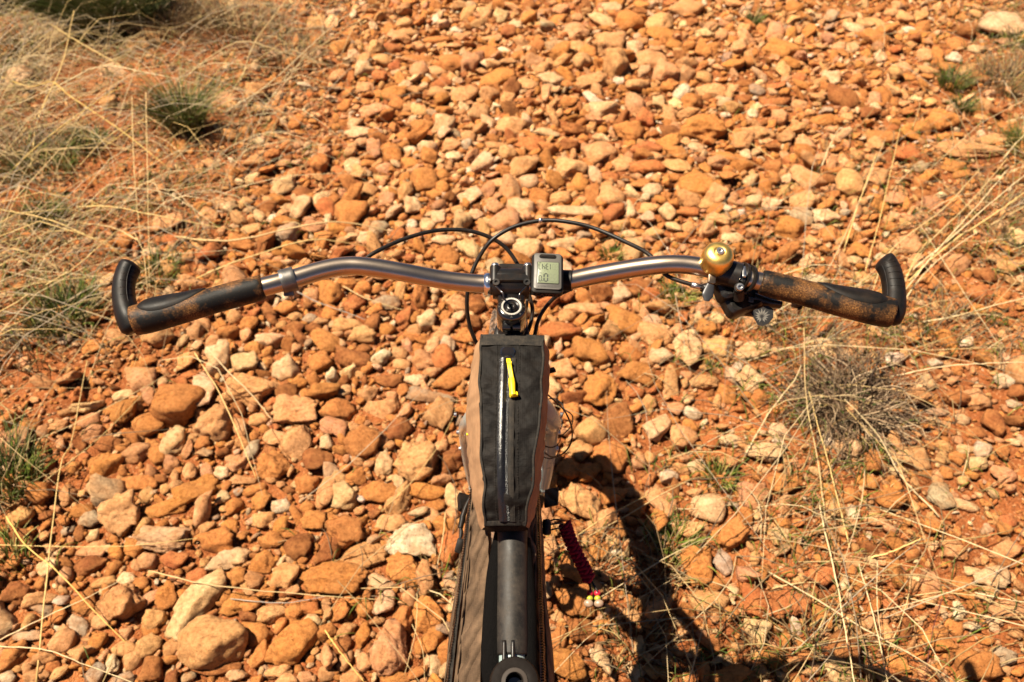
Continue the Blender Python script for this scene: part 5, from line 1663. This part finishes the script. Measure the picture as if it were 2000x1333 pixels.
# loops of wire round the right fork leg
def leg_at(q, s=1):
    return AXLE+X*s*.072-AX*q
for q in (.36, .31, .25, .20):
    c = leg_at(q)
    lp = [c+X*(.0185*math.cos(a))+Vector((0, .96, .2)).normalized()*(.0185*math.sin(a))+AX*(.004*math.cos(a+1)) for a in [math.radians(k) for k in range(0, 361, 20)]]
    fix(tube('wire_loop', lp, .0011, M_CABLE, bike, n=40, seg=6))
fix(tube('wire_loop', [leg_at(.36)+X*.018, leg_at(.34)+X*.032+Vector((0, -.01, .01)), leg_at(.30)+X*.035, leg_at(.27)+X*.026, leg_at(.25)+X*.018], .0011, M_CABLE, bike, n=30, seg=6))

# ============================================================ FRAME BAG
fbroot = Vector((0, .4, .6))
fb = empty('frame_bag', fbroot)
tag(fb, 'brown canvas frame bag hanging under the top tube, bulging on both sides', 'bag')
def fpart(o, par=None):
    o.parent = par or fb
    o.matrix_parent_inverse = Matrix.Translation(-fbroot) if par is None else Matrix.Identity(4)
    return o
NS = 70
def fb_section(y):
    zt_ = on_tt(y)-.008
    k = min(1, max(0, (.675-y)/.07))**.5
    wide = (.047+.021*min(1, max(0, (.60-y)/.22)))*k
    bottom = max(.30, zt_-.50+max(0, (y-.30))*1.0)
    return [(.016, zt_+.006), (.030*k+.004, zt_-.004), (wide*.74, zt_-.022), (wide*.95, zt_-.055), (wide, zt_-.11), (wide*.97, (zt_-.11)*.5+bottom*.5), (wide*.7, bottom+.04), (.02, bottom)]
def fb_shift(y): return -.008-.010*min(1, max(0, (.62-y)/.25))
def fb_side(s):
    V = []
    M_ = 40
    for i in range(NS):
        y = .672-(.672-.10)*i/(NS-1)
        sec = spline([Vector((s*x+fb_shift(y), y, z)) for x, z in fb_section(y)], M_)
        for j, p in enumerate(sec):
            g = j/(M_-1)
            # diagonal pulls in the cloth of the upper flank
            fold = .0040*math.sin((p.y*1.0+p.z*.75)*150+3*math.sin(p.y*20))*math.exp(-((g-.165)/.042)**2)
            fold += .0022*math.sin(p.y*38+s)*math.sin(p.z*31)
            V.append(p+Vector((s*(fold+wrinkle(p, .0003, s)), 0, fold*.6)))
    F = [(i*M_+j, i*M_+j+1, (i+1)*M_+j+1, (i+1)*M_+j) for i in range(NS-1) for j in range(M_-1)]
    return fpart(mesh_obj('side_panel', V, F, M_FBAG))
sideL = fb_side(-1); sideR = fb_side(1)
def fb_point(y, g, s, lift=0.0):
    sec = spline([Vector((s*x+fb_shift(y), y, z)) for x, z in fb_section(y)], 41)
    k = g*40; i = min(int(k), 39)
    p = sec[i].lerp(sec[i+1], k-i)
    t = (sec[i+1]-sec[i]).normalized()
    n = Vector((t.z, 0, -t.x))*(1 if (t.z*s) > 0 else -1)
    if n.x*s < 0: n = -n
    return p+n*lift
for s, gz_ in ((-1, .275), (1, .27)):
    ys = [.655-(.655-.12)*i/39 for i in range(40)]
    V = []
    for y in ys:
        for dg_ in (-.028, -.014, 0, .014, .028):
            V.append(fb_point(y, gz_+dg_, s, .0042 if dg_ else .005))
    F = [(i*5+j, i*5+j+1, (i+1)*5+j+1, (i+1)*5+j) for i in range(39) for j in range(4)]
    zo = fpart(mesh_obj('zip_tape', V, F, M_ZIP if s > 0 else M_HEM))
    mb = MB()
    for i in range(190):
        y = .65-(.65-.13)*i/189
        a = fb_point(y, gz_+.004*math.sin(i*.9), s, .0064)
        mb.box(a, (.0032, .0018, .0018), basis(Vector((s, 0, .8)), Vector((.3*math.sin(i*.7), 1, .3))))
    tt_ = mb.build('zip_teeth', M_GLOSS, zo, smooth=False); tt_['kind'] = 'stuff'
    # seams each side of the zip
    for dg_ in (-.07, .07):
        fpart(tube('seam', [fb_point(y, gz_+dg_, s, .0026) for y in ys[::3]], .0014, M_FBAG, n=60, seg=6))
fpart(MB().box(P(913, 985, .82), (.008, .030, .026), basis(Vector((-1, 0, .5)), Vector((.1, 1, -.3))), .002).build('buckle', M_RUBBER))
fpart(MB().box(P(1077, 972, .79), (.004, .034, .020), basis(Vector((1, 0, .4)), Vector((-.2, 1, -.3))), .002).build('corner_flap', M_FBAG))
zp = MB().tube([P(918, 972, .845), P(910, 990, .84), P(903, 1012, .835)], [.0020, .0030, .0040], n=12, seg=10)
zp.tube([P(904, 1010, .835), P(899, 1032, .832)], [.0040, .0030], straight=True, seg=10)
zp.tube([P(899, 1028, .832), P(901, 1040, .83), P(899, 1052, .828)], [.0016, .0026, .0018], n=10, seg=8)
fpart(zp.build('zip_cord', M_RUBBER))
fpart(MB().box(P(897, 1066, .825), (.0085, .018, .006), basis((Vector((0, 0, CAM_H))-P(897, 1066, .825)), Vector((.25, 1, .3))), .002).build('zip_pull', M_RUBBER))
fpart(MB().box(P(1068, 1030, .815), (.010, .020, .008), basis(Vector((.6, -.3, .7)), Vector((-.3, 1, 0))), .003).build('cord_lock', M_RUBBER))

# ============================================================ RED BRAIDED CHARM
chr_ = P(1105, 1030, .80)
charm = empty('braided_charm', chr_)
tag(charm, 'dark red braided cord charm with beads and two shells, hanging right of the frame bag', 'cord charm')
def hpart(o):
    o.parent = charm; o.matrix_parent_inverse = Matrix.Translation(-chr_); return o
for k, (a, b) in enumerate((((1066, 1022), (1102, 1018)), ((1066, 1028), (1104, 1024)), ((1068, 1038), (1100, 1031)))):
    hpart(tube('loop_cord', [P(*a, .81), P((a[0]+b[0])/2, (a[1]+b[1])/2-5+2*k, .815), P(*b, .803)], .0010, M_CABLE, n=16, seg=7))
bp = spline([P(1104, 1026, .803), P(1112, 1050, .795), P(1124, 1078, .785), (P(1139, 1106, .775)), P(1152, 1134, .765)], 30)
view = (Vector((0, 0, CAM_H))-bp[15]).normalized()
fr = frames(bp, view)
def ell(c, a, b, d, M3, mb, n1=12, n2=8):
    V, F = [], []
    for i in range(n2+1):
        th = math.pi*i/n2
        for k in range(n1):
            ph = 2*math.pi*k/n1
            V.append(c+M3 @ Vector((a*math.sin(th)*math.cos(ph), b*math.sin(th)*math.sin(ph), d*math.cos(th))))
    for i in range(n2):
        for k in range(n1):
            F.append((i*n1+k, i*n1+(k+1) % n1, (i+1)*n1+(k+1) % n1, (i+1)*n1+k))
    mb.add(V, F)
for i in range(30):
    if i % 2: continue
    T_, S_, B_ = fr[i]
    for s in (-1, 1):
        mb = MB()
        c = bp[i]+B_*s*.0046+T_*(.0010*s)
        ell(c, .0050, .0034, .0044, basis(S_, T_*.85+B_*s*.5), mb)
        hpart(mb.build('knot', M_REDCORD, ang=180))
    mb = MB(); ell(bp[i]+S_*.0022+T_*.002, .0060, .0032, .0036, basis(S_, T_+B_*(.5 if i % 4 else -.5)), mb); hpart(mb.build('knot', M_REDCORD, ang=180))
for s, x in ((-1, 1152), (1, 1167)):
    top = bp[-1]+Vector((s*.002, 0, 0))
    hpart(tube('strand', [top, P(1158+s*5, 1148, .762), P(x+1, 1158, .76)], .0014, M_CABLE, n=12, seg=8))
    Mb = basis(view, Vector((s*-.15, 1, .4)))
    for (dy, a, b, mt, nm) in ((1159, .0044, .0042, M_REDBEAD, 'red_bead'), (1169, .0044, .0036, M_YBEAD, 'yellow_bead'), (1179, .0062, .0050, M_SHELL, 'shell')):
        mb = MB(); c = P(x+(s*2.0 if nm == 'shell' else 0)-s*(1169-dy)*.05, dy, .757); ell(c, a, b, .0042, Mb, mb, 16, 10); hpart(mb.build(nm, mt, ang=180))
